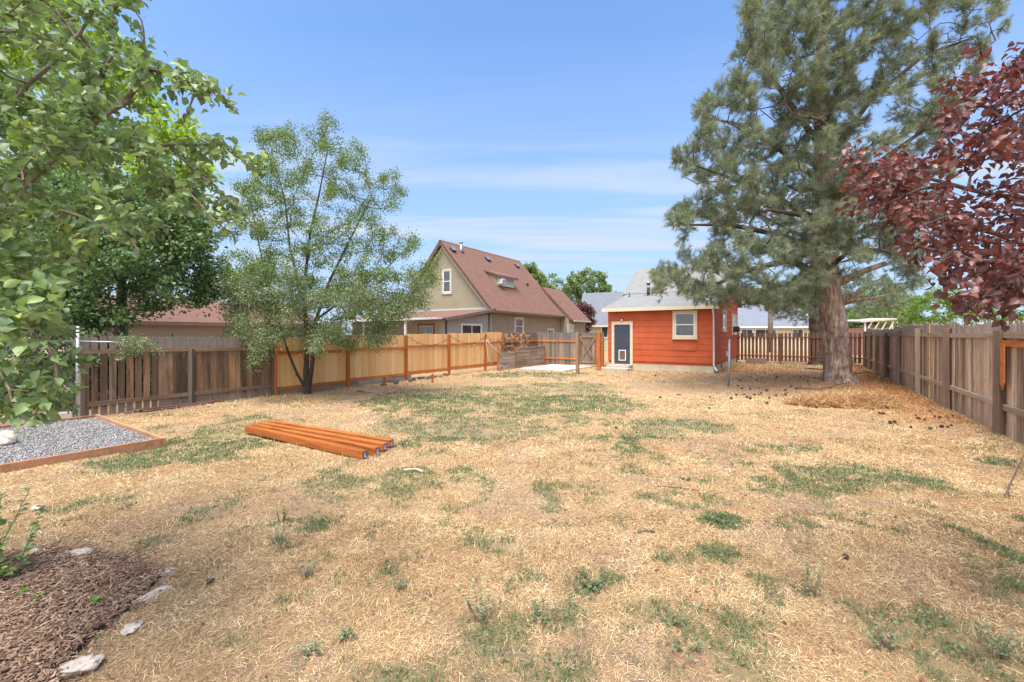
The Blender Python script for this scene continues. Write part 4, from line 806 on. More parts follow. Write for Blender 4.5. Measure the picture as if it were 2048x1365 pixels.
    x, y, z = rpt(922, 502); MB().tube([(x, y, z-.1), (x, y, z+.1), (x, y, z+.5)], [.2, .09, .09], 12).tube([(x, y, z+.5), (x, y, z+.56)], .12, 12).build('metal_flue', M['galv'], e, True)
    x, y, z = rpt(1054, 571); MB().box((x-.12, y-.08, z-.05), (x+.1, y+.08, z+.12)).build('roof_vent', M['dark'], e)
green_house()
def garage():
    O = np.array([-21.5, 21.6, 0]); e = empty('tan_garage', tuple(O), TH, 'low tan garage with a reddish shingle roof behind the old fence', 'garage')
    L = 13.0; W = 7; ze = 2.42; zr = 4.0
    MB().prism([(-W+.3, 0), (-.3, 0), (-.3, ze), (-W/2, zr-.2), (-W+.3, ze)], 'y', .3, L-.3).build('wall', M['tanwall'], e)
    r = MB(); r.slab((0, 0, ze), (0, L, ze), (-W/2, L, zr), (-W/2, 0, zr), .1); r.slab((-W, L, ze), (-W, 0, ze), (-W/2, 0, zr), (-W/2, L, zr), .1); r.build('roof', M['red_sh'], e)
    MB().box((-.02, 0, ze-.2), (.1, L, ze-.03)).build('gutter', M['fascia'], e)
garage()
def simple_house(name, O, rz, W, D, ze, zr, wall, sh, label, cat='house', wins=(), trim='white'):
    e = empty(name, (O[0], O[1], 0), rz, label, cat)
    MB().prism([(0, 0), (D, 0), (D, ze), (D/2, zr-.15), (0, ze)], 'x', 0, W).build('wall', M[wall], e)
    r = MB(); k = (zr-ze)/(D/2); r.slab((-.3, -.4, ze-.4*k+.06), (W+.3, -.4, ze-.4*k+.06), (W+.3, D/2, zr+.06), (-.3, D/2, zr+.06), .1); r.slab((W+.3, D+.4, ze-.4*k+.06), (-.3, D+.4, ze-.4*k+.06), (-.3, D/2, zr+.06), (W+.3, D/2, zr+.06), .1); r.build('roof', M[sh], e)
    MB().box((-.3, -.44, ze-.4*k-.14), (W+.3, -.40, ze-.4*k+.04)).build('fascia', M[trim], e)
    for (x, z0, w, h) in wins: window(e, x, 0, z0, w, h, 0, trim, .08, rails='v')
    return e
c = U(1465, 669, 45); simple_house('blue_roofed_house', (c[0], 45.5), R(-6), 8.2, 7, 2.75, 5.0, 'cream', 'blue_sh', 'long low cream house with blue grey roof beyond the picket fence', wins=((1.7, 1.3, 1.3, 1.0), (3.6, 1.3, 2.2, 1.0), (6.8, 1.3, 1.2, 1.0)))
c = U(1590, 669, 52); simple_house('pink_shed', (c[0]+.5, 52), R(-6), 4.6, 5, 2.6, 4.3, 'tanwall', 'cream', 'small tan shed right of the blue roofed house', 'shed')
c = U(1150, 669, 46)
eg = simple_house('pale_green_house', (7.2, 45), R(-20)+R(0), 7.5, 6.5, 3.0, 6.3, 'greenwall', 'dgrey_sh', 'pale green house with slate grey roof left of the red house', wins=((2.9, 1.3, 1.4, 1.5), (5.5, 1.4, 1.0, 1.4)), trim='cream')
o = MB().box((3.9, 1.2, 4.72), (4.9, 1.8, 4.82)).build('skylight', M['white'], eg)
def white_awning():
    c = U(1728, 650, 34); e = empty('white_pergola', (c[0], 34, 0), R(-10), 'small white flat roofed pergola with slanted slats over the right corner', 'pergola')
    r = MB(); r.slab((-.3, -.2, 2.75), (2.2, -.2, 2.95), (2.2, 3, 3.1), (-.3, 3, 2.9), .12); r.build('roof', M['stone'], e)
    b = MB()
    for k in range(4): b.bar((.1+k*.5, -.1, 1.9), (.5+k*.5, -.1, 2.7), .05, .12, up=(0, 1, 0))
    b.build('slats', M['cream'], e)
    for x in (.05, 1.95): MB().box((x, 0, 0), (x+.1, .1, 2.75)).build('post', M['white'], e)
    MB().box((0, .3, 0), (2.1, 2.9, 2.2)).build('wall', plain('salmon wall', (.45, .25, .19), .9, .1), e)
white_awning()

# ------------------------------------------------------------------ trees
def frusta(name, A, B, ra, rb, mat, parent, sides=5, extra=None):
    n = len(A); D = unit(B-A); ref = np.tile([.31, .17, .93], (n, 1)); bad = np.abs((D*ref).sum(1)) > .95; ref[bad] = [1, 0, 0]
    X = unit(np.cross(D, ref)); Yv = np.cross(D, X); V = np.zeros((n, 2*sides, 3))
    for k in range(sides):
        t = 2*np.pi*k/sides; o = X*math.cos(t)+Yv*math.sin(t); V[:, k] = A+o*ra[:, None]; V[:, sides+k] = B+D*rb[:, None]*.6+o*rb[:, None]
    fc = np.array([(k, (k+1) % sides, sides+(k+1) % sides, sides+k) for k in range(sides)]); fl = (fc[None]+(np.arange(n)*2*sides)[:, None, None]).reshape(-1, 4)
    me = bpy.data.meshes.new(name); V = V.reshape(-1, 3)
    if extra is not None: ev, ef = extra; fl = np.concatenate([fl, ef+len(V)]); V = np.concatenate([V, ev])
    me.vertices.add(len(V)); me.vertices.foreach_set('co', V.ravel()); me.loops.add(fl.size); me.loops.foreach_set('vertex_index', fl.ravel().astype(np.int32)); me.polygons.add(len(fl)); me.polygons.foreach_set('loop_start', (np.arange(len(fl))*4).astype(np.int32)); me.polygons.foreach_set('loop_total', np.full(len(fl), 4, np.int32)); me.update(calc_edges=True); me.shade_smooth()
    me.materials.append(mat); o = bpy.data.objects.new(name, me); C.objects.link(o); o.parent = parent; return o
def grow(trunk, att, step=.3, rtip=.006, droop=0., jit=.25, expo=2.3, bias=.35):
    """trunk: polylines of (pos, radius); attach each attractor to nearest node, walking outwards"""
    pos = []; par = []; fixed = []
    for line in trunk:
        prev = -1
        if pos:
            d = np.linalg.norm(np.array(pos)-line[0][0], axis=1); prev = int(d.argmin())
        for p, r in line: pos.append(np.array(p, float)); par.append(prev); fixed.append(r); prev = len(pos)-1
    nT = len(pos); T = np.array(pos); d0 = np.array([np.linalg.norm(T-a, axis=1).min() for a in att]); order = np.argsort(d0)
    buf = np.zeros((nT+len(att)*60, 3)); buf[:nT] = T; cnt = nT; depth = list(np.zeros(nT)); tips = []
    for i in order:
        a = att[i]; v = buf[:cnt]-a; d = np.linalg.norm(v, axis=1)+bias*np.maximum(v[:, 2], 0)+.0*np.array(depth[:cnt]); j = int(d.argmin())
        p0 = buf[j].copy(); L = np.linalg.norm(a-p0); m = max(1, int(L/step)); prev = j; off = RNG.normal(size=3)*jit*L*.35
        for k in range(1, m+1):
            t = k/m; p = p0+(a-p0)*t+off*math.sin(math.pi*t)*.5; p[2] -= droop*L*math.sin(math.pi*t)*(-1)
            buf[cnt] = p; par.append(prev); fixed.append(None); depth.append(depth[prev]+L/m); prev = cnt; cnt += 1
        tips.append(prev)
    pos = buf[:cnt]; par = np.array(par); nt_ = np.zeros(cnt)
    ch = np.zeros(cnt, int)
    for i in range(cnt):
        if par[i] >= 0: ch[par[i]] += 1
    w = (ch == 0).astype(float)
    for i in range(cnt-1, -1, -1):
        if par[i] >= 0: w[par[i]] += w[i]
    r = rtip*np.maximum(w, 1)**(1/expo); 
    for i, f in enumerate(fixed):
        if f is not None: r[i] = f
    return pos, par, r, w, np.array(tips), nT
def branch_mesh(name, pos, par, r, mat, parent, sides=5, minr=0):
    k = (par >= 0); i = np.where(k)[0]; 
    if minr: i = i[r[i] >= minr]
    rp = np.minimum(r[par[i]], r[i]*1.6); return frusta(name, pos[par[i]], pos[i], rp, r[i], mat, parent, sides)
def poly_sample(poly, n, Y0, dY, cx=None, hw=None, seed=0, ypow=1):
    rg = np.random.default_rng(seed); P = np.array(poly, float); lo, hi = P.min(0), P.max(0); out = []
    cx = cx or (lo[0]+hi[0])/2; hw = hw or (hi[0]-lo[0])/2
    while len(out) < n:
        q = rg.uniform(lo, hi, (n*3, 2)); k = inside(q[:, 0], q[:, 1], [tuple(p) for p in poly]); q = q[k]
        u = np.clip((q[:, 0]-cx)/hw, -1, 1); dep = Y0+dY*rg.uniform(-1, 1, len(q))*np.sqrt(1-u*u*.85)
        for a, b in zip(q, dep): out.append(U(a[0], a[1], b))
    return np.array(out[:n])
def twig_leaves(name, pos, par, w, mat, parent, per, size, maxw=3, V=LEAF_V, Fc=LEAF_F, spread=.05, hang=.25, tint=(.5, .22), fn=None, outward=.5, nT=0):
    i = np.where((par >= 0) & (w <= maxw))[0]; i = i[i >= nT]; k = RNG.poisson(per if per < 100 else per/max(1, len(i)), len(i)); i = np.repeat(i, k); n = len(i); print(name, len(k), 'nodes', n, 'leaves')
    t = RNG.random(n)[:, None]; P = pos[par[i]]*(1-t)+pos[i]*t; d = unit(pos[i]-pos[par[i]]); side = unit(np.cross(d, rvec(n)))
    D = unit(d*RNG.uniform(.1, .9, n)[:, None]*outward*2+side*RNG.uniform(.4, 1, n)[:, None]+np.array([0, 0, -hang])*RNG.uniform(0, 2, n)[:, None]); P = P+D*spread*RNG.random(n)[:, None]*.5+RNG.normal(size=(n, 3))*spread*.45
    X, Yv, Z = basis(D, np.array([0, 0, 1.])+.8*RNG.normal(size=(n, 3))); s = RNG.uniform(*size, n)
    tn = np.clip(RNG.normal(*tint, n), 0, 1)
    if fn: tn = fn(P, tn)
    return scatter(name, V, Fc, P, X, Yv, Z, s, s, s, tn, mat, parent)

# Siberian elm by the cedar fence
def elm():
    b = np.array([-5.90, 12.25, 0]); e = empty('elm_tree', tuple(b), 0, 'airy green elm with dark forked trunk in front of the cedar fence', 'tree')
    def loc(a): return np.asarray(a)-b
    u = lambda px, py, Y=12.25: loc(U(px, py, Y))
    t1 = [(np.array([0, 0, -.15]), .17), (np.array([0, 0, .05]), .13), (u(612, 740), .095), (u(614, 700), .088), (u(613, 660), .08), (u(608, 600), .07), (u(612, 540), .055), (u(620, 470), .042), (u(640, 380), .03), (u(655, 300), .018)]
    t2 = [(np.array([.02, 0, .1]), .10), (u(623, 740, 12.1), .075), (u(628, 700, 12.0), .07), (u(632, 640, 11.9), .06), (u(660, 560, 11.9), .045), (u(700, 480, 11.8), .033), (u(740, 400, 11.6), .02)]
    t3 = [(np.array([-.05, 0, .15]), .06), (u(595, 750, 12.0), .045), (u(578, 710, 11.9), .04), (u(565, 670, 11.7), .033), (u(545, 600, 11.5), .025), (u(520, 500, 11.4), .02), (u(500, 400, 11.5), .012)]
    t4 = [(u(608, 600), .05), (u(580, 500, 12.6), .04), (u(570, 400, 12.8), .028), (u(545, 310, 12.8), .014)]
    t5 = [(u(632, 640, 11.9), .045), (u(700, 590, 12.6), .035), (u(770, 540, 12.9), .022), (u(830, 480, 13), .012)]
    T = [[(np.array(p), r) for p, r in t] for t in (t1, t2, t3, t4, t5)]; T = [[(p, r*.78) for p, r in t] for t in T]
    T2 = []
    for t in T:
        q = []
        for (p, r), (p2, r2) in zip(t[:-1], t[1:]):
            m = max(1, int(np.linalg.norm(p2-p)/.35))
            for k in range(m): q.append((p+(p2-p)*k/m, r+(r2-r)*k/m))
        q.append(t[-1]); T2.append(q)
    up = [(655, 225), (700, 275), (735, 300), (740, 370), (790, 335), (815, 400), (800, 470), (850, 470), (820, 520), (790, 560), (690, 600), (600, 610), (500, 600), (440, 560), (430, 480), (440, 400), (480, 330), (505, 260), (560, 250), (600, 240), (620, 270)]
    lo = [(440, 560), (520, 520), (640, 560), (740, 540), (830, 540), (880, 500), (875, 560), (850, 610), (790, 640), (790, 690), (720, 690), (640, 700), (570, 690), (520, 720), (490, 745), (440, 700), (460, 640), (430, 600)]
    a1 = poly_sample(up, 480, 12.2, 1.9, 630, 220, 1)-b; a2 = poly_sample(lo, 400, 11.9, 2.1, 650, 240, 2)-b; a2[:, 2] = np.maximum(a2[:, 2], .9)
    pos, par, r, w, tips, nT = grow(T2, np.concatenate([a1, a2]), .22, .0045, jit=.35)
    trunk = MB(); 
    branch_mesh('trunk', pos, par, r, M['bark_dark'], e, 7)
    up_m = pos[:, 2] > 3.2
    i_par = par.copy()
    # foliage split by material: small glossy upper leaves, softer lower sprays
    pu = par.copy(); pu[~up_m] = -1; twig_leaves('crown', pos, pu, w, M['elm'], e, 62000, (.038, .064), 4, DIA_V, DIA_F, .17, .1, nT=nT)
    pl = par.copy(); pl[up_m] = -1; twig_leaves('lower_foliage', pos, pl, w, M['elm_low'], e, 62000, (.038, .068), 6, DIA_V, DIA_F, .24, .4, nT=nT)
elm()

def shard(label, name, base, px_poly, Y0, dY, n, mat, leaf, size, h, per=9, seed=1, trunk_r=.2, bark='bark', cat='tree', group=None, spread=.25, top=None, V=DIA_V, Fc=DIA_F, maxw=4, step=.5, tint=(.5, .25), hang=.2):
    b = np.array([*base, 0.]); e = empty(name, tuple(b), 0, label, cat, group)
    att = poly_sample(px_poly, n, Y0, dY, None, None, seed)-b; att[:, 2] = np.maximum(att[:, 2], .4)
    tz = h; T = [[(np.array([.06*math.sin(k*1.3), .05*math.cos(k*1.7), -.1+tz*k/8]), trunk_r*(1-.75*k/8)) for k in range(9)]]
    pos, par, r, w, tips, nT = grow(T, att, step, trunk_r*.05)
    branch_mesh('trunk', pos, par, r, M[bark], e, 6, minr=trunk_r*.04)
    twig_leaves('crown', pos, par, w, M[mat], e, per, size, maxw, V, Fc, spread, hang, tint, nT=nT); return e
# trees left, behind the fence
shard('tall yellow green maple rising behind the near apple leaves', 'maple_tree', (-15.5, 15.5), [(-200, -250), (130, -150), (190, 20), (290, 110), (340, 190), (400, 260), (435, 340), (425, 420), (430, 480), (300, 500), (-200, 500)], 15.5, 2.6, 420, 'maple', 1, (.14, .24), 11, per=44000, seed=5, trunk_r=.28, spread=.35, step=.45)
shard('dark green locust tree overhanging the old board fence', 'locust_tree', (-11.2, 12.2), [(-200, 330), (150, 350), (380, 380), (415, 430), (425, 520), (430, 600), (330, 620), (270, 640), (230, 665), (200, 680), (-200, 700)], 11.8, 1.9, 520, 'locust', 1, (.08, .135), 5.5, per=80000, seed=6, trunk_r=.2, spread=.32, step=.3)
shard('loose spray of grey green leaves hanging over the old fence', 'overhanging_sapling', (-9.6, 9.6), [(140, 690), (180, 650), (260, 670), (330, 690), (320, 710), (250, 715), (180, 735), (140, 715)], 9.0, .35, 46, 'elm_low', 1, (.03, .055), 1.7, per=2600, seed=16, trunk_r=.03, spread=.1, step=.12, V=LEAF_NARROW, Fc=LEAF_F, cat='sapling')
# dark hedge behind the chain link
shard('dark hedge behind the chain link fence', 'hedge', (-13.5, 9.5), [(-350, 600), (140, 600), (150, 800), (-350, 820)], 9.6, .8, 260, 'locust', 1, (.08, .13), 1.6, per=14000, seed=8, trunk_r=.1, spread=.2, step=.3, tint=(.15, .15), cat='hedge')
shard('added dark leaf mass that blackens the gaps of the old board fence', 'gap_darkener', (-10.8, 10.9), [(160, 700), (360, 690), (360, 780), (160, 800)], 11.2, .45, 160, 'locust', 1, (.08, .13), 1.0, per=14000, seed=38, trunk_r=.05, spread=.2, step=.3, tint=(.1, .12), cat='gap_darkener')  # dark leaves added behind the boards so the gaps read black
shard('more added dark leaves blackening the old fence gaps beside the elm', 'gap_darkener', (-9.0, 13.6), [(340, 700), (520, 690), (520, 770), (340, 780)], 13.3, .45, 140, 'locust', 1, (.08, .13), 1.0, per=9000, seed=39, trunk_r=.05, spread=.2, step=.3, tint=(.1, .12), cat='gap_darkener')  # same added dark backing for the gaps nearer the elm
# distant trees
def far(label, name, px, Y, top, wpx, mat, seed, h=None, base_py=None, n=130, per=6500, size=None, lo=645):
    x = (px-CX)/F*Y; hw = wpx/2; rg = np.random.default_rng(seed)
    poly = []
    for k in range(18):
        a = math.pi*2*k/18; rr = rg.uniform(.78, 1.05); cyy = (top+lo)/2; poly.append((px+hw*rr*math.cos(a), cyy-(lo-top)/2*rr*math.sin(a)))
    H = (CH+(HZ-(top+lo)/2)*Y/F); s = Y/F*3.2
    return shard(label, name, (x, Y), poly, Y, hw/F*Y*.8, n, mat, 1, size or (s, s*1.9), H, per=per, seed=seed, trunk_r=.012*Y/2.2, spread=s*1.3, step=s*2.2, group='distant trees beyond the fences')
far('full green tree behind the roof of the olive house', 'distant_tree', 1120, 62, 548, 130, 'far1', 21, lo=665)
far('rounded tree with a notched top between the two houses', 'distant_tree', 1178, 58, 536, 128, 'far1', 22, n=240, lo=668, per=14000)
far('brighter bushy tree against the left edge of the grey roof', 'distant_tree', 1236, 66, 582, 80, 'far1', 27, lo=668)
far('thin tree tip peeping above the end of the olive house ridge', 'distant_tree', 1062, 44, 522, 60, 'far1', 23, lo=600)
far('purple leaved tree left of the pale green house', 'distant_tree', 1163, 40, 603, 62, 'far2', 24, lo=668)
far('green tree above the blue roofed house', 'distant_tree', 1500, 66, 560, 130, 'far1', 25, lo=665)
far('dense dark tree beyond the pine trunk, left of it', 'distant_tree', 1590, 60, 560, 140, 'far1', 26, lo=665)
far('rounded green tree right of the pine trunk', 'distant_tree', 1730, 55, 610, 110, 'far1', 28, lo=668)
far('loose green tree in the gap between the pine and the plum', 'distant_tree', 1765, 38, 560, 150, 'far1', 41, lo=668, n=160)
far('tall green tree behind the white pergola', 'distant_tree', 1800, 48, 590, 110, 'far1', 29, lo=668)
far('bright yellow green shrub tree over the right fence', 'distant_tree', 1890, 20, 575, 190, 'far3', 30, n=240, lo=668)
far('leafy tree behind the purple plum at the right edge', 'distant_tree', 2020, 17, 500, 170, 'far3', 31, n=240, lo=668)
far('tree with pale foliage beyond the olive house garage', 'distant_tree', 480, 40, 525, 210, 'far1', 32, lo=668, per=12000)
far('tree seen through the lower branches of the elm', 'distant_tree', 740, 40, 590, 110, 'far1', 33, lo=668)
far('low tree far behind the cedar fence left of the olive gable', 'distant_tree', 830, 55, 600, 90, 'far1', 34, lo=668)

far('broad tree beyond the right fence, cut off by the frame', 'distant_tree', 2230, 24, 520, 220, 'far1', 43, lo=668)
# pines
def bark_trunk(name, path, mat, parent, seg=44, amp=.05, seed=0):
    P = []; 
    for (p, r), (p2, r2) in zip(path[:-1], path[1:]):
        m = max(2, int(np.linalg.norm(np.array(p2)-np.array(p))/.045))
        for k in range(m): P.append((np.array(p)+(np.array(p2)-np.array(p))*k/m, r+(r2-r)*k/m))
    P.append((np.array(path[-1][0]), path[-1][1])); n = len(P); th = np.linspace(0, 2*np.pi, seg, endpoint=False); vs = np.zeros((n, seg, 3))
    for i, (p, r) in enumerate(P):
        ridg = 1-np.abs(fbm(th*seg/2/np.pi*.42+seed, np.full(seg, p[2]*2.2+seed), 3)*2-1)*2.2; lump = fbm(np.cos(th)*1.6+seed+5, np.sin(th)*1.6+p[2]*1.3, 3)-.5
        rr = r*(1+amp*1.9*(ridg-.6)+lump*.30); vs[i, :, 0] = p[0]+np.cos(th)*rr; vs[i, :, 1] = p[1]+np.sin(th)*rr; vs[i, :, 2] = p[2]
    fs = [(i*seg+k, i*seg+(k+1) % seg, (i+1)*seg+(k+1) % seg, (i+1)*seg+k) for i in range(n-1) for k in range(seg)]
    mb = MB(); mb.add(vs.reshape(-1, 3), fs, .5); return mb
def needles(name, Pts, Dirs, mat, parent, per=46, ln=.16, wd=.006, shoot=.26):
    n = len(Pts); k = per; P = np.repeat(Pts, k, 0); D0 = np.repeat(Dirs, k, 0); t = RNG.random(n*k)[:, None]; P = P+D0*shoot*t
    side = unit(np.cross(D0, rvec(n*k))); D = unit(D0*RNG.uniform(.35, 1.1, n*k)[:, None]+side*RNG.uniform(.5, 1, n*k)[:, None])
    X, Yv, Z = basis(D, rvec(n*k)); L = RNG.uniform(.7, 1.1, n*k)*ln
    tn = np.repeat(np.clip(RNG.normal(.42, .25, n), 0, 1), k)+RNG.normal(0, .1, n*k)
    return scatter(name, [(-.5, 0, 0), (.5, 0, 0), (.08, 1, 0)], [(0, 1, 2)], P, X, Yv, Z, wd*RNG.uniform(.7, 1.3, n*k), L, L, np.clip(tn, 0, 1), mat, parent)
def pine():
    b = np.array([11.62, 15.05, 0.]); e = empty('pine_tree', tuple(b), 0, 'large old pine with thick plated trunk and pruned limbs', 'tree')
    u = lambda px, py, Y=15.05: U(px, py, Y)-b
    path = [((.0, 0, -.2), .70), ((0, 0, .05), .56), ((-.03, 0, .35), .43), ((-.08, 0, .9), .385), (tuple(u(1672, 690)), .36), (tuple(u(1668, 650)), .375), (tuple(u(1664, 610)), .345), (tuple(u(1655, 560)), .32), (tuple(u(1655, 480)), .31), (tuple(u(1650, 400)), .27), (tuple(u(1645, 300)), .23), (tuple(u(1640, 150)), .19), (tuple(u(1650, 0)), .14), (tuple(u(1655, -200)), .07)]
    bark_trunk('trunk', path, None, e, amp=.09, seed=3).build('trunk', M['pinebark'], e, True)
    # pruned stubs and bare limbs on the right
    for pts, rr in (([u(1668, 568), u(1700, 556, 14.9), u(1735, 540, 14.7), u(1772, 527, 14.5)], [.15, .13, .10, .085]), ([u(1668, 612), u(1695, 598, 14.7), u(1712, 588, 14.5), u(1724, 580, 14.4)], [.12, .10, .075, .07]),
                    ([u(1660, 572), u(1648, 560, 14.6), u(1636, 553, 14.4)], [.10, .08, .06])):
        st = MB().tube([tuple(p) for p in pts], rr, 10).build('pruned_limb', M['pinebark'], e, True)
        d = pts[-1]-pts[-2]; d = d/np.linalg.norm(d); MB().tube([tuple(pts[-1]), tuple(pts[-1]+d*.01)], rr[-1]*.9, 12).build('cut_face', M['cutwood'], st)
    for pts, rr in (([u(1672, 612), u(1700, 603, 14.6), u(1740, 597, 14.4), u(1795, 585, 14.2)], [.05, .045, .035, .02]), ([u(1672, 616), u(1710, 602, 14.8), u(1750, 602, 14.7), u(1790, 612, 14.6)], [.04, .03, .02, .01]), ([u(1655, 676, 14.62), u(1670, 674, 14.55), u(1700, 672, 14.6)], [.012]*3)):
        MB().tube([tuple(p) for p in pts], rr, 8).build('bare_limb', M['pinebark'], e, True)
    L = []
    def limb(*p, r=.10):
        q = []; 
        for i in range(len(p)-1):
            a = u(*p[i]); c = u(*p[i+1]); m = max(2, int(np.linalg.norm(c-a)/.4))
            for k in range(m): t = (i+k/m)/(len(p)-1); q.append((a+(c-a)*k/m, r*(1-t)**.8+.012))
        L.append(q)
    tr = [(np.array(p), r) for p, r in path[4:]]; q = []
    for (p, r), (p2, r2) in zip(tr[:-1], tr[1:]):
        m = max(1, int(np.linalg.norm(p2-p)/.5))
        for k in range(m): q.append((p+(p2-p)*k/m, .05))
    L.append(q)
    limb((1655, 560), (1580, 520, 14.5), (1500, 540, 13.8), (1430, 570, 13.4), (1330, 570, 13.2), r=.12)
    limb((1655, 520), (1560, 470, 14.0), (1460, 450, 13.2), (1345, 450, 13.0), r=.12)
    limb((1652, 450), (1560, 400, 14.5), (1470, 360, 14), (1360, 320, 13.8), r=.11)
    limb((1648, 370), (1560, 300, 15), (1480, 250, 15.3), (1385, 230, 15.5), r=.11)
    limb((1645, 300), (1560, 180, 15), (1500, 100, 15), (1480, 40, 15), r=.1)
    limb((1645, 250), (1700, 120, 14.5), (1760, 0, 14), (1800, -100, 14), r=.1)
    limb((1648, 330), (1740, 200, 14.3), (1850, 110, 14), (1990, 60, 13.6), r=.1)
    limb((1650, 420), (1750, 330, 14.3), (1850, 260, 14), (1930, 230, 13.8), r=.1)
    limb((1655, 500), (1740, 430, 14.5), (1820, 400, 14), (1900, 380, 14), r=.09)
    limb((1655, 540), (1700, 500, 13.5), (1760, 500, 12.9), (1830, 520, 12.8), r=.08)
    limb((1650, 450), (1600, 430, 12.8), (1540, 420, 11.9), (1500, 430, 11.6), r=.09)
    limb((1650, 300), (1660, 260, 12.8), (1640, 240, 11.8), (1600, 230, 11.4), r=.08)
    limb((1655, 520), (1690, 480, 16.5), (1740, 450, 17.5), (1800, 440, 18), r=.09)
    limb((1655, 500), (1600, 470, 16.8), (1540, 440, 18), (1500, 420, 18.5), r=.09)
    dense = [(1500, -60), (1490, 30), (1455, 100), (1470, 160), (1375, 215), (1390, 280), (1340, 315), (1385, 390), (1330, 430), (1345, 480), (1430, 480), (1305, 545), (1312, 585), (1390, 600), (1480, 610), (1560, 625), (1640, 600), (1660, 560), (1720, 470), (1700, 380), (1740, 320), (1700, 240), (1640, 160), (1640, 0), (1640, -60)]
    right = [(1640, -80), (1640, 180), (1740, 320), (1720, 470), (1680, 560), (1760, 500), (1840, 590), (1850, 520), (1900, 400), (1900, 280), (1940, 200), (1960, 140), (2010, 60), (1990, -80)]
    a1 = poly_sample(dense, 560, 14.3, 3.0, 1560, 250, 11)-b; a2 = poly_sample(right, 260, 14.3, 2.4, 1760, 250, 12)-b; a4 = poly_sample([(1540, -60), (1740, -60), (1740, 300), (1720, 565), (1600, 590), (1560, 520)], 130, 13.6, .9, None, 400, 17)-b; a3 = poly_sample([(1500, -60), (1960, -60), (1850, -300), (1600, -300)], 120, 15, 2.5, None, None, 13)-b
    pos, par, r, w, tips, nT = grow(L, np.concatenate([a1, a2, a3, a4]), .26, .009, jit=.3, bias=.15)
    branch_mesh('branches', pos, par, np.minimum(r, .13), M['bark_dark'], e, 5)
    i = np.where((par >= 0) & (w <= 2))[0]; i = i[i >= nT]
    d = unit(pos[i]-pos[par[i]]); P = pos[i]
    m = 16500; j = RNG.integers(0, len(i), m); D2 = unit(d[j]*.6+rvec(m)*.8+[0, 0, .25]); P2 = P[j]+rvec(m)*.24*RNG.random((m, 1)); k = RNG.random(m) < 1
    print('pine shoots', k.sum())
    needles('crown', P2[k], D2[k], M['pine'], e, 54, .17, .009, .26)
pine()
def pine2():
    g = G(1640, 729); b = np.array([g[0], g[1], 0.]); e = empty('pine_tree', tuple(b), 0, 'second straight pine trunk standing behind the large pine', 'tree')
    path = [((0, 0, -.1), .60), ((0, 0, .4), .50), ((-.1, 0, 3), .42), ((-.2, 0, 7), .3), ((-.2, 0, 12), .12)]
    bark_trunk('trunk', path, None, e, seg=30, amp=.07, seed=8).build('trunk', M['bark'], e, True)
    L = [[(np.array([-.1, 0, 2.5+k*.5]), .05) for k in range(18)]]
    for a in range(9):
        th = a*2.4; z = 3.6+a*.9; L.append([(np.array([math.cos(th)*t, math.sin(th)*t, z+.1*t]), .07*(1-t/4.2)+.01) for t in np.linspace(.2, 3.8, 9)])
    at = poly_sample([(1480, 600), (1560, 560), (1700, 540), (1800, 560), (1840, 610), (1700, 630), (1600, 650)], 170, g[1], 3.5, None, None, 14)-b; at2 = poly_sample([(1550, 540), (1800, 540), (1820, 250), (1560, 250)], 160, g[1], 3, None, None, 15)-b
    pos, par, r, w, tips, nT = grow(L, np.concatenate([at, at2]), .32, .009, jit=.3, bias=.15); branch_mesh('branches', pos, par, np.minimum(r, .1), M['bark_dark'], e, 5)
    i = np.where((par >= 0) & (w <= 2))[0]; i = i[i >= nT]; d = unit(pos[i]-pos[par[i]]); j = RNG.integers(0, len(i), 2200); needles('crown', pos[i][j]+.2*rvec(2200), unit(d[j]*.6+.8*rvec(2200)), M['pine'], e, 40, .2, .013, .3)
pine2()

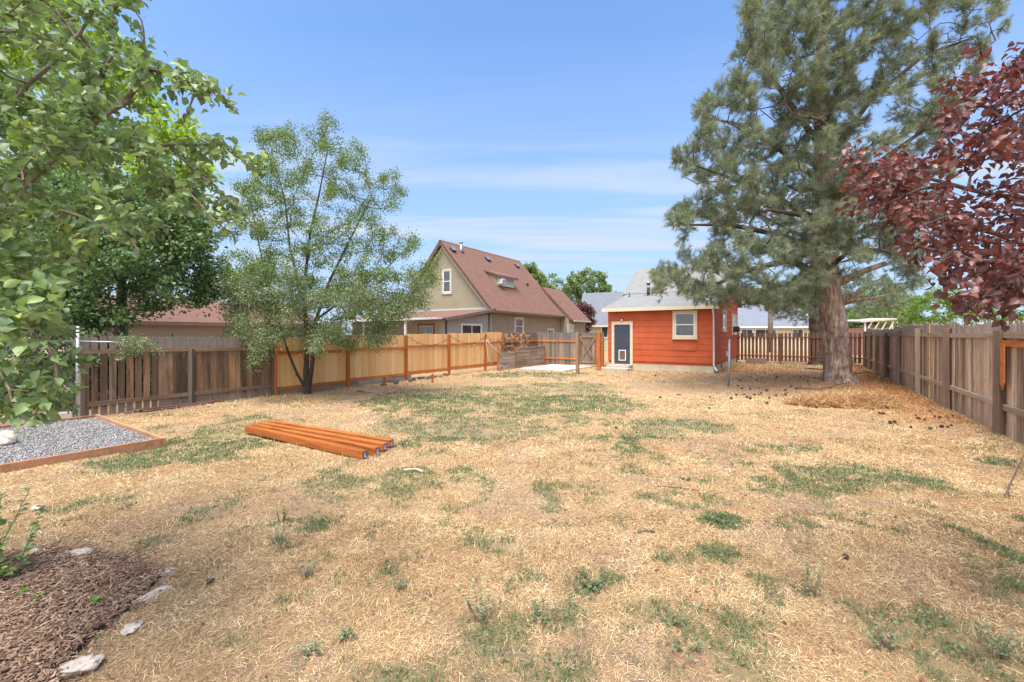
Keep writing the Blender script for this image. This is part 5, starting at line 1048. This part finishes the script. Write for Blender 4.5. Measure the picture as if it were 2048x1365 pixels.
# near apple tree, left
def apple():
    b = np.array([-3.9, 2.3, 0.]); e = empty('apple_tree', tuple(b), 0, 'near apple tree whose leafy boughs fill the upper left', 'tree')
    u = lambda px, py, Y: U(px, py, Y)-b
    T = [[(np.array([0, 0, -.1+.3*k]), .11-.006*k) for k in range(9)]]
    def bough(*p, r=.02):
        q = []
        for i in range(len(p)-1):
            a = u(*p[i]); c = u(*p[i+1]); m = max(2, int(np.linalg.norm(c-a)/.07))
            for k in range(m): t = (i+k/m)/(len(p)-1); q.append((a+(c-a)*k/m+.004*RNG.normal(size=3), r*(1-t)+.0028))
        T.append(q)
    bough((-420, 500, 2.4), (-100, 420, 2.3), (40, 190, 2.2), (160, 70, 2.3), (210, 10, 2.3), r=.022)
    bough((-300, 620, 2.3), (-50, 500, 2.2), (120, 300, 2.2), (250, 205, 2.3), (300, 140, 2.4), (350, 145, 2.4), (420, 165, 2.4), (450, 200, 2.4), (500, 240, 2.4), r=.016)
    bough((120, 300, 2.2), (230, 100, 2.3), (225, 60, 2.4), (235, 20, 2.4), r=.008)
    bough((250, 205, 2.3), (290, 120, 2.3), (285, 60, 2.3), (280, 20, 2.3), r=.006)
    bough((-100, 420, 2.3), (150, 300, 2.3), (340, 292, 2.5), (440, 285, 2.5), (500, 320, 2.5), (560, 352, 2.5), r=.014)
    bough((150, 300, 2.3), (270, 270, 2.3), (350, 360, 2.3), (400, 410, 2.3), (440, 450, 2.3), (500, 490, 2.3), r=.010)
    bough((340, 292, 2.5), (400, 350, 2.5), (480, 420, 2.5), (530, 480, 2.5), r=.006)
    bough((-200, 560, 2.3), (0, 430, 2.1), (130, 420, 2.0), (260, 480, 2.0), (300, 520, 2.0), r=.010)
    bough((-200, 600, 2.2), (0, 560, 1.9), (80, 575, 1.85), (120, 600, 1.85), r=.008)
    bough((-150, 640, 2.1), (20, 620, 1.8), (90, 690, 1.7), (120, 760, 1.7), (155, 800, 1.7), r=.008)
    bough((-150, 700, 2.1), (-20, 700, 1.8), (20, 780, 1.7), (30, 830, 1.7), r=.007)
    bough((400, 165, 2.4), (375, 230, 2.4), (357, 268, 2.4), r=.003)
    main = [(-250, -80), (110, -80), (150, 0), (170, 120), (200, 200), (230, 260), (240, 330), (230, 400), (210, 450), (170, 500), (150, 550), (110, 590), (50, 630), (-250, 650)]
    low = [(-200, 540), (110, 560), (140, 680), (160, 780), (110, 830), (30, 850), (-200, 850)]
    mid = [(200, 230), (340, 270), (440, 290), (520, 345), (440, 360), (500, 450), (400, 440), (330, 470), (200, 500)]
    upr = [(130, -60), (290, -60), (300, 60), (320, 120), (420, 150), (480, 200), (440, 215), (330, 190), (240, 200), (150, 150)]
    a = np.concatenate([poly_sample(main, 420, 2.5, .75, None, 600, 41), poly_sample(low, 130, 2.0, .4, None, 500, 42), poly_sample(mid, 44, 2.4, .3, None, 500, 43), poly_sample(upr, 46, 2.35, .2, None, 500, 44)])-b
    pos, par, r, w, tips, nT = grow(T, a, .05, .0022, jit=.3, bias=.1); r[9:] = np.minimum(r[9:], .012)
    branch_mesh('branches', pos, par, r, M['twigg'], e, 6)
    def tf(P, t):
        y = RNG.random(len(P)) < .012; t[y] = 1; return t
    par2 = par.copy(); k = (pos[:, 0]+b[0])/(np.maximum(pos[:, 1]+b[1], .1)) < -1.9; par2[k] = -1
    W2 = w.copy(); 
    twig_leaves('leaves', pos, par2, W2, M['apple'], e, 15000, (.03, .062), 3, LEAF_MID, LEAF_F, .05, .25, (.42, .2), tf, .7, nT=nT)
    # leaves along the drawn boughs
    p3 = par2.copy(); idx = np.arange(len(pos)); p3[(idx >= nT)] = -1; p3[:9] = -1
    w3 = np.where(r < .013, 1., 99.); twig_leaves('bough_leaves', pos, p3, w3, M['apple'], e, 3.4, (.03, .058), 3, LEAF_MID, LEAF_F, .02, .3, (.4, .2), tf, .7)
apple()
def plum():
    b = np.array([4.5, 2.9, 0.]); e = empty('purple_plum_tree', tuple(b), 0, 'near purple leaved plum reaching in from the upper right', 'tree')
    u = lambda px, py, Y: U(px, py, Y)-b
    T = [[(np.array([0, 0, -.1+.3*k]), .10-.006*k) for k in range(10)]]
    def bough(*p, r=.018):
        q = []
        for i in range(len(p)-1):
            a = u(*p[i]); c = u(*p[i+1]); m = max(2, int(np.linalg.norm(c-a)/.07))
            for k in range(m): t = (i+k/m)/(len(p)-1); q.append((a+(c-a)*k/m+.004*RNG.normal(size=3), r*(1-t)+.0028))
        T.append(q)
    bough((2550, 500, 2.4), (2250, 400, 2.3), (2050, 400, 2.2), (1900, 370, 2.3), (1790, 330, 2.4), (1705, 320, 2.5))
    bough((2550, 450, 2.4), (2200, 300, 2.3), (2040, 260, 2.3), (1960, 210, 2.4), (1890, 180, 2.5))
    bough((2500, 550, 2.3), (2200, 480, 2.2), (2000, 470, 2.1), (1850, 440, 2.2), (1750, 410, 2.3), (1695, 410, 2.4))
    bough((2500, 600, 2.2), (2200, 560, 2.0), (2050, 540, 1.9), (1950, 520, 1.9), (1850, 500, 2.0), (1770, 470, 2.1))
    bough((2050, 540, 1.9), (1980, 580, 1.9), (1940, 620, 1.9), r=.008)
    bough((2500, 400, 2.5), (2200, 150, 2.5), (2060, 90, 2.5), (2010, 80, 2.6), r=.012)
    bough((1900, 370, 2.3), (1840, 380, 2.2), (1790, 400, 2.2), (1740, 430, 2.2), r=.007)
    main = [(2500, 100), (2048, 130), (1990, 150), (1920, 170), (1870, 210), (1850, 260), (1890, 310), (1800, 320), (1740, 330), (1760, 370), (1830, 390), (1740, 410), (1770, 460), (1830, 490), (1850, 530), (1900, 560), (1940, 610), (2000, 625), (2500, 640)]
    a = np.concatenate([poly_sample([(2500, -100), (2100, -60), (2060, 60), (2010, 60), (2030, 140), (1940, 120), (1880, 100), (1900, 170), (2048, 260), (2500, 300)], 60, 2.4, .3, None, 500, 53), poly_sample([(1780, 470), (1850, 540), (1900, 600), (1950, 640), (2048, 655), (2350, 650), (2350, 440), (1800, 430)], 130, 2.15, .35, None, 500, 54), poly_sample([(1690, 300), (1800, 300), (1860, 430), (1690, 425)], 34, 2.3, .25, None, 300, 55), poly_sample(main, 480, 2.35, .5, None, 600, 51), poly_sample([(1700, 320), (1760, 310), (1850, 350), (1800, 400), (1720, 420)], 14, 2.3, .2, None, 500, 52)])-b
    pos, par, r, w, tips, nT = grow(T, a, .05, .0022, jit=.3, bias=.1); r = np.minimum(r, .011)
    branch_mesh('branches', pos, par, r, M['twig'], e, 6)
    par2 = par.copy(); k = (pos[:, 0]+b[0])/(np.maximum(pos[:, 1]+b[1], .1)) > 1.75; par2[k] = -1
    twig_leaves('leaves', pos, par2, w, M['plum'], e, 10000, (.028, .052), 3, LEAF_MID, LEAF_F, .05, .35, (.42, .25), None, .7, nT=nT)
    p3 = par2.copy(); p3[nT:] = -1; p3[:10] = -1; w3 = np.where(r < .014, 1., 99.)
    twig_leaves('bough_leaves', pos, p3, w3, M['plum'], e, 3.2, (.027, .048), 3, LEAF_MID, LEAF_F, .02, .3, (.5, .25), None, .7)
plum()

# ------------------------------------------------------------------ small plants and odds on the ground
def sprig(name, p, stems, mat, label, cat='sapling', lf=.05, per=1.0, h=.4, spread=.25, seed=0, group=None, V=LEAF_V, stemr=.004, tint=(.5, .25)):
    rg = np.random.default_rng(seed); e = empty(name, (p[0], p[1], float(gz(np.array([p[0]]), np.array([p[1]]))[0])), 0, label, cat, group); sm = MB(); P = []; D = []
    for k in range(stems):
        a = rg.uniform(0, 2*np.pi); L = h*rg.uniform(.55, 1); n = max(4, int(L/.035)); base = np.array([.02*math.cos(a), .02*math.sin(a), 0]); tip = np.array([math.cos(a)*spread*rg.uniform(.2, 1), math.sin(a)*spread*rg.uniform(.2, 1), L]); pts = []
        for j in range(n+1):
            t = j/n; pts.append(base+(tip-base)*t+np.array([0, 0, -.15*L*t*t])*(spread > h))
            if j > n*.12:
                for s in range(2):
                    if rg.random() < per: P.append(pts[-1]); q = rg.uniform(0, 2*np.pi); D.append([math.cos(q), math.sin(q), rg.uniform(.0, .8)])
        sm.tube([tuple(x) for x in pts], [stemr*(1-.6*j/n) for j in range(n+1)], 5)
    sm.build('stem', M['twigg'], e, True); P = np.array(P); D = np.array(D); n = len(P); X, Yv, Z = basis(D, np.tile([0, 0, 1.], (n, 1))+.3*rg.normal(size=(n, 3))); s = lf*rg.uniform(.55, 1.1, n)
    scatter('leaves', V, LEAF_F, P, X, Yv, Z, s, s, s, np.clip(rg.normal(*tint, n), 0, 1), M[mat], e); return e
sprig('leafy_shoots', G(20, 1160), 7, 'apple', 'leafy green shoots growing from the mulch at the left edge', lf=.055, h=.58, spread=.30, seed=1, cat='shoots')
sprig('leafy_shoots', G(-30, 1140), 8, 'apple', 'clump of shoots cut off by the left edge of the frame', lf=.055, h=.60, spread=.33, seed=2, cat='shoots')
sprig('elm_seedling', G(563, 1040), 4, 'sprout', 'bright green seedling standing in the dry grass', lf=.026, h=.17, spread=.07, seed=3, cat='seedling', per=1.3, V=LEAF_NARROW)
for i, (px, py, s, lb) in enumerate([(75, 1205, 11, 'tiny light green sprout in the mulch, middle of the bed'), (45, 1195, 12, 'tiny two leaved sprout in the mulch near the shoots'), (185, 1215, 13, 'low lobed green weed creeping over the mulch edge'), (256, 818, 14, 'bright green weed at the foot of the old fence')]):
    sprig('sprout', G(px, py), 3, 'sprout', lb, lf=.03 if i < 3 else .07, h=.06 if i < 3 else .25, spread=.04 if i < 3 else .2, seed=s, cat='sprout', stemr=.0015)
wd = [(563, 1095, .09, .12, 'silvery clump of weeds below the bright seedling'), (612, 1150, .12, .09, 'silvery weed with an upright stem left of centre'), (555, 1085, .1, .1, 'grey green weed mat beside the bright seedling'), (625, 1310, .08, .13, 'silvery weed clump near the bottom left of the lawn'), (700, 1275, .07, .09, 'small silvery weed right of the lowest left clump'), (960, 1240, .22, .12, 'tall thin stemmed weed in the bottom middle'), (805, 1175, .08, .09, 'grey green weed between straw tufts in the middle'), (1080, 1240, .09, .16, 'feathery dark green weed clump at the bottom centre'),
      (1440, 1048, .08, .17, 'dense dark green weed clump right of centre'), (1420, 1105, .05, .19, 'flat spreading green weed below the dense clump'), (1370, 963, .05, .08, 'small round green tuft in the dry middle ground'), (1700, 955, .05, .3, 'wide green weed patch before the straw pile'), (1340, 1235, .08, .2, 'leafy weed patch at the bottom right of centre'), (1620, 1190, .25, .1, 'sparse tall dry weed at the lower right'), (1180, 1165, .06, .16, 'low green weed spread left of the dead leaves'), (1370, 1290, .08, .2, 'leafy green weed near the bottom edge, right of centre'), (1990, 1300, .2, .16, 'spindly weed in the lower right corner'), (1770, 1290, .16, .14, 'grey leaved weed left of the lower right corner')]
for i, (px, py, h, sp, lb) in enumerate(wd):
    sprig('lawn_weed', G(px, py), int(7+60*sp), 'weed' if i in (0, 1, 2, 3, 4, 5, 6, 13, 17, 16) else 'green', lb, lf=.017+.004*(i % 3), h=h, spread=sp, seed=60+i, cat='weed', per=.9, group='weeds in the lawn', stemr=.0015, V=LEAF_V)
def straw_pile():
    n = 9000; g = G(1690, 815); th = RNG.uniform(0, 2*np.pi, n); rr = np.sqrt(RNG.random(n)); x = g[0]+.15+rr*np.cos(th)*1.25-.3*rr*np.sin(th)*.4; y = g[1]+.3+rr*np.sin(th)*.55; hh = np.clip(1-rr**2, 0, 1)**.7*(.05+.50*fbm(x*2.2, y*2.2, 2))
    z = gz(x, y)+hh*RNG.random(n)**.4; az = RNG.uniform(0, 2*np.pi, n); el = np.radians(RNG.uniform(-25, 60, n)); D = np.stack([np.cos(az)*np.cos(el), np.sin(az)*np.cos(el), np.sin(el)], 1); X, Yv, Z = basis(D, rvec(n))
    o = scatter('straw_pile', BL_V, BL_F, np.stack([x, y, z], 1), X, Yv, Z, .013, RNG.uniform(.10, .30, n), .25, np.clip(RNG.normal(.5, .28, n), 0, 1), leafmat('raked straw', [(.22, .11, .05), (.44, .26, .12), (.60, .39, .19), (.72, .52, .29)], .2, .8, .2, tr=(1, .9, .8))); tag(o, 'heap of raked orange brown dry grass before the large pine', 'straw pile')
straw_pile()
def dead_bush():
    p = (.25, 21.2); e = empty('dead_bush', (p[0], p[1], 0), 0, 'leafless orange dead bush against the fence corner', 'bush'); b = np.array([*p, 0.])
    at = poly_sample([(1000, 668), (1060, 664), (1062, 690), (1045, 702), (1000, 708), (985, 690)], 90, 21.2, .45, None, None, 71)-b
    pos, par, r, w, tips, nT = grow([[(np.array([0, 0, .0+.1*k]), .012) for k in range(9)]], at, .08, .0022, jit=.5); branch_mesh('stems', pos, par, r, M['deadbush'], e, 4)
    twig_leaves('dead_leaves', pos, par, w, M['deadbush'], e, 1100, (.03, .06), 2, LEAF_NARROW, LEAF_F, .03, .2, nT=nT)
dead_bush()
# pine cones
def cones():
    rg = np.random.default_rng(9); mb = MB()
    for k in range(9):
        z = k/8; rr = .030*math.sin(math.pi*(.12+.8*z))
        for j in range(7):
            a = j/7*2*math.pi+k*.5; c = np.array([math.cos(a)*rr, math.sin(a)*rr, .075*z]); mb.add([c+np.array([-math.sin(a)*.008, math.cos(a)*.008, .0]), c+np.array([math.sin(a)*.008, -math.cos(a)*.008, 0]), c+np.array([math.cos(a)*.014, math.sin(a)*.014, .006]), c+np.array([-math.cos(a)*.01, -math.sin(a)*.01, .012])], [(0, 1, 2), (0, 2, 3), (1, 3, 2)])
    mb.tube([(0, 0, 0), (0, 0, .03), (0, 0, .075)], [.012, .022, .008], 8)
    first = mb.build('pine_cone', M['cone']); n = 0
    spots = [(1323, 797), (1355, 790), (1360, 792), (1418, 797), (1418, 820), (1485, 777), (1490, 790), (1500, 778), (1506, 790), (1540, 797), (1535, 810), (1570, 779), (1575, 784), (1550, 793), (1580, 775), (1535, 780), (1520, 778), (1610, 808), (1283, 759), (1312, 752), (1770, 832), (1690, 1122), (1230, 860), (1630, 818), (1760, 830), (1860, 860), (1500, 800), (1480, 763), (1460, 800)]
    for _ in range(26): spots.append((rg.uniform(1470, 1640), rg.uniform(752, 800)))
    for _ in range(16): y = rg.uniform(770, 880); spots.append((rg.uniform(1780, 1860+(y-770)*1.2), y))
    for i, (px, py) in enumerate(spots):
        g = G(px, py)
        if not in_yard(np.array([g[0]]), np.array([g[1]]))[0]: continue
        o = first if n == 0 else first.copy()
        if n: C.objects.link(o)
        o.location = (g[0], g[1], float(gz(np.array([g[0]]), np.array([g[1]]))[0])+.03); o.rotation_euler = (R(rg.uniform(60, 110)), rg.uniform(0, 3), rg.uniform(0, 6)); s = rg.uniform(.55, .95); o.scale = (s, s, s)
        tag(o, 'small dark pine cone fallen on the dry lawn', 'pine cone', 'pine cones on the lawn'); n += 1
cones()
def stick(pts, r, name, label, mat, cat='stick'):
    P = [G(px, py)+np.array([0, 0, z]) for px, py, z in pts]; o = MB().tube([tuple(p) for p in P], r, 8).build(name, M[mat], None, True); tag(o, label, cat)
stick([(808, 944, .018), (817, 943, .022), (833, 942, .022), (846, 947, .018)], [.020, .013, .013, .018], 'driftwood', 'short bleached piece of wood on the lawn below the timber posts', 'bone', 'wood piece')
stick([(1315, 976, .02), (1345, 978, .02), (1400, 984, .015)], [.006, .005, .003], 'fallen_twig', 'long thin dark twig lying right of centre', 'bark')
stick([(1275, 1067, .012), (1293, 1065, .016), (1310, 1067, .012)], [.007, .009, .007], 'fallen_twig', 'stubby dark twig lying in the centre right', 'bark')
stick([(1590, 778, .03), (1640, 782, .05), (1700, 772, .12)], [.02, .02, .012], 'fallen_branch', 'bare branch lying across the foot of the large pine', 'bark')
stick([(1610, 738, .03), (1650, 742, .05), (1690, 738, .06)], [.03, .025, .015], 'fallen_branch', 'bare branch lying between the two pine trunks', 'bark')
stick([(1700, 752, .05), (1740, 756, .25), (1765, 770, .05)], [.02, .016, .01], 'fallen_branch', 'arched bare branch right of the large pine', 'bark')
stick([(2012, 1000, .02), (2018, 985, .06), (2048, 940, .18)], [.012, .008, .005], 'bare_seedling', 'thin bare seedling stick standing at the right edge', 'twig')
rock('dirt_clod', (*G(420, 1165)[:2], .012), (.03, .022, .02), 'dark clod of dirt in the straw right of the mulch bed', .3, 'bark', 77, 'clod')
# edging rubble and boards below the cedar fence
def rubble():
    rg = np.random.default_rng(33)
    for i in range(22):
        px = rg.uniform(765, 905); py = 768-(px-765)*.13+rg.uniform(-3, 3); g = G(px, py)
        o = rock('rubble_lump', (g[0], g[1], .02), (rg.uniform(.05, .12), rg.uniform(.05, .1), rg.uniform(.04, .08)), 'dark clod in the row of rubble below the cedar fence', rg.uniform(0, 3), 'bark', 100+i, 'rubble'); o['group'] = 'rubble row below the cedar fence'
    for (px, py, w, l, rz, lb) in ((740, 785, .5, 1.0, -.6, 'flat pale board lying in front of the second cedar panel'), (835, 757, .1, .9, .9, 'thin white board leaning along the foot of the cedar fence')):
        g = G(px, py); o = MB().box((-l/2, -w/4, 0), (l/2, w/4, .03)).build('loose_board', M['plank']); o.location = (g[0], g[1], .015); o.rotation_euler = (.02, .03, rz); tag(o, lb, 'board')
    for (px, py, h, lb) in ((769, 771, .28, 'short orange stake at the left end of the rubble row'), (865, 765, .3, 'short orange stake at the right end of the rubble row')):
        g = G(px, py); o = MB().box((-.03, -.03, -.1), (.03, .03, h)).build('garden_stake', M['new_p']); o.location = (g[0], g[1], 0); tag(o, lb, 'stake')
rubble()
def string_lights():
    e = empty('string_lights', (0, 0, 0), 0, 'black string lights sagging along the cedar fence', 'string lights')
    anchors = [(15.9, 1.60), (17.9, 1.62), (20.06, 1.66), (21.3, 1.68)]; off = np.array([E2[0], E2[1]])*.14
    for (y0, z0), (y1, z1) in zip(anchors[:-1], anchors[1:]):
        pts = []
        for k in range(17):
            t = k/16; y = y0+(y1-y0)*t; pts.append((LF(y)+off[0], y+off[1], z0+(z1-z0)*t-.34*4*t*(1-t)))
        MB().tube(pts, .009, 5).build('cable', M['dark'], e, True)
        for k in (3, 7, 10, 14):
            p = pts[k]; s = MB().tube([(p[0], p[1], p[2]), (p[0], p[1], p[2]-.07)], .018, 6).build('socket', M['dark'], e, True); MB().tube([(p[0], p[1], p[2]-.07), (p[0], p[1], p[2]-.11), (p[0], p[1], p[2]-.15)], [.010, .018, .006], 8).build('bulb', M['bulb'], s, True)
string_lights()
def cords():
    P = lambda px, py, Y: tuple(U(px, py, Y)); o = MB().tube([P(972, 680, 19.9), P(985, 694, 19.9), P(1010, 716, 19.9)], .012, 5).tube([P(972, 680, 19.9), P(976, 715, 19.8), P(990, 741, 19.6)], .010, 5).build('guy_cord', M['rope'], None, True); tag(o, 'pale cord hanging from the last cedar fence post', 'cord')
    e = empty('folding_rack', (*G(1006, 744)[:2], 0), 0, 'small thin metal folding rack at the end of the cedar fence', 'rack')
    MB().tube([(-.15, 0, 0), (.25, .05, .32), (.3, .05, 0)], .009, 5).tube([(-.2, .2, .35), (.28, .2, .02)], .009, 5).tube([(-.15, 0, 0), (-.2, .2, .35)], .009, 5).build('frame', M['galv'], e, True)
cords()
def wires():
    # overhead lines far behind
    for i, (a, b, lb) in enumerate((((1160, 623, 50), (1225, 619, 50), 'thin overhead wire left of the red house'), ((1680, 600, 40), (1880, 622, 60), 'thin overhead wire right of the large pine'), ((1440, 607, 60), (1560, 560, 45), 'thin overhead wire above the blue roofed house'))):
        A = U(*a); B = U(*b); A = A-(B-A)*.6; B = B+(B-A)*.6
        o = MB().tube([tuple(A+(B-A)*t-np.array([0, 0, 1.0*4*t*(1-t)*.3])) for t in np.linspace(0, 1, 14)], .018, 4).build('overhead_wire', M['galv']); tag(o, lb, 'wire')
    for (px, Y, top, r, lb, m) in ((1541, 40, 620, .22, 'bare utility pole before the blue roofed house', 'bark'), (1765, 60, 618, .1, 'thin pale utility pole beyond the right fence', 'galv')):
        x = (px-CX)/F*Y; e = empty('utility_pole', (x, Y, 0), 0, lb, 'pole'); MB().tube([(0, 0, -.2), (0, 0, CH+(HZ-top)*Y/F)], r, 10).build('pole', M[m], e, True)
wires()
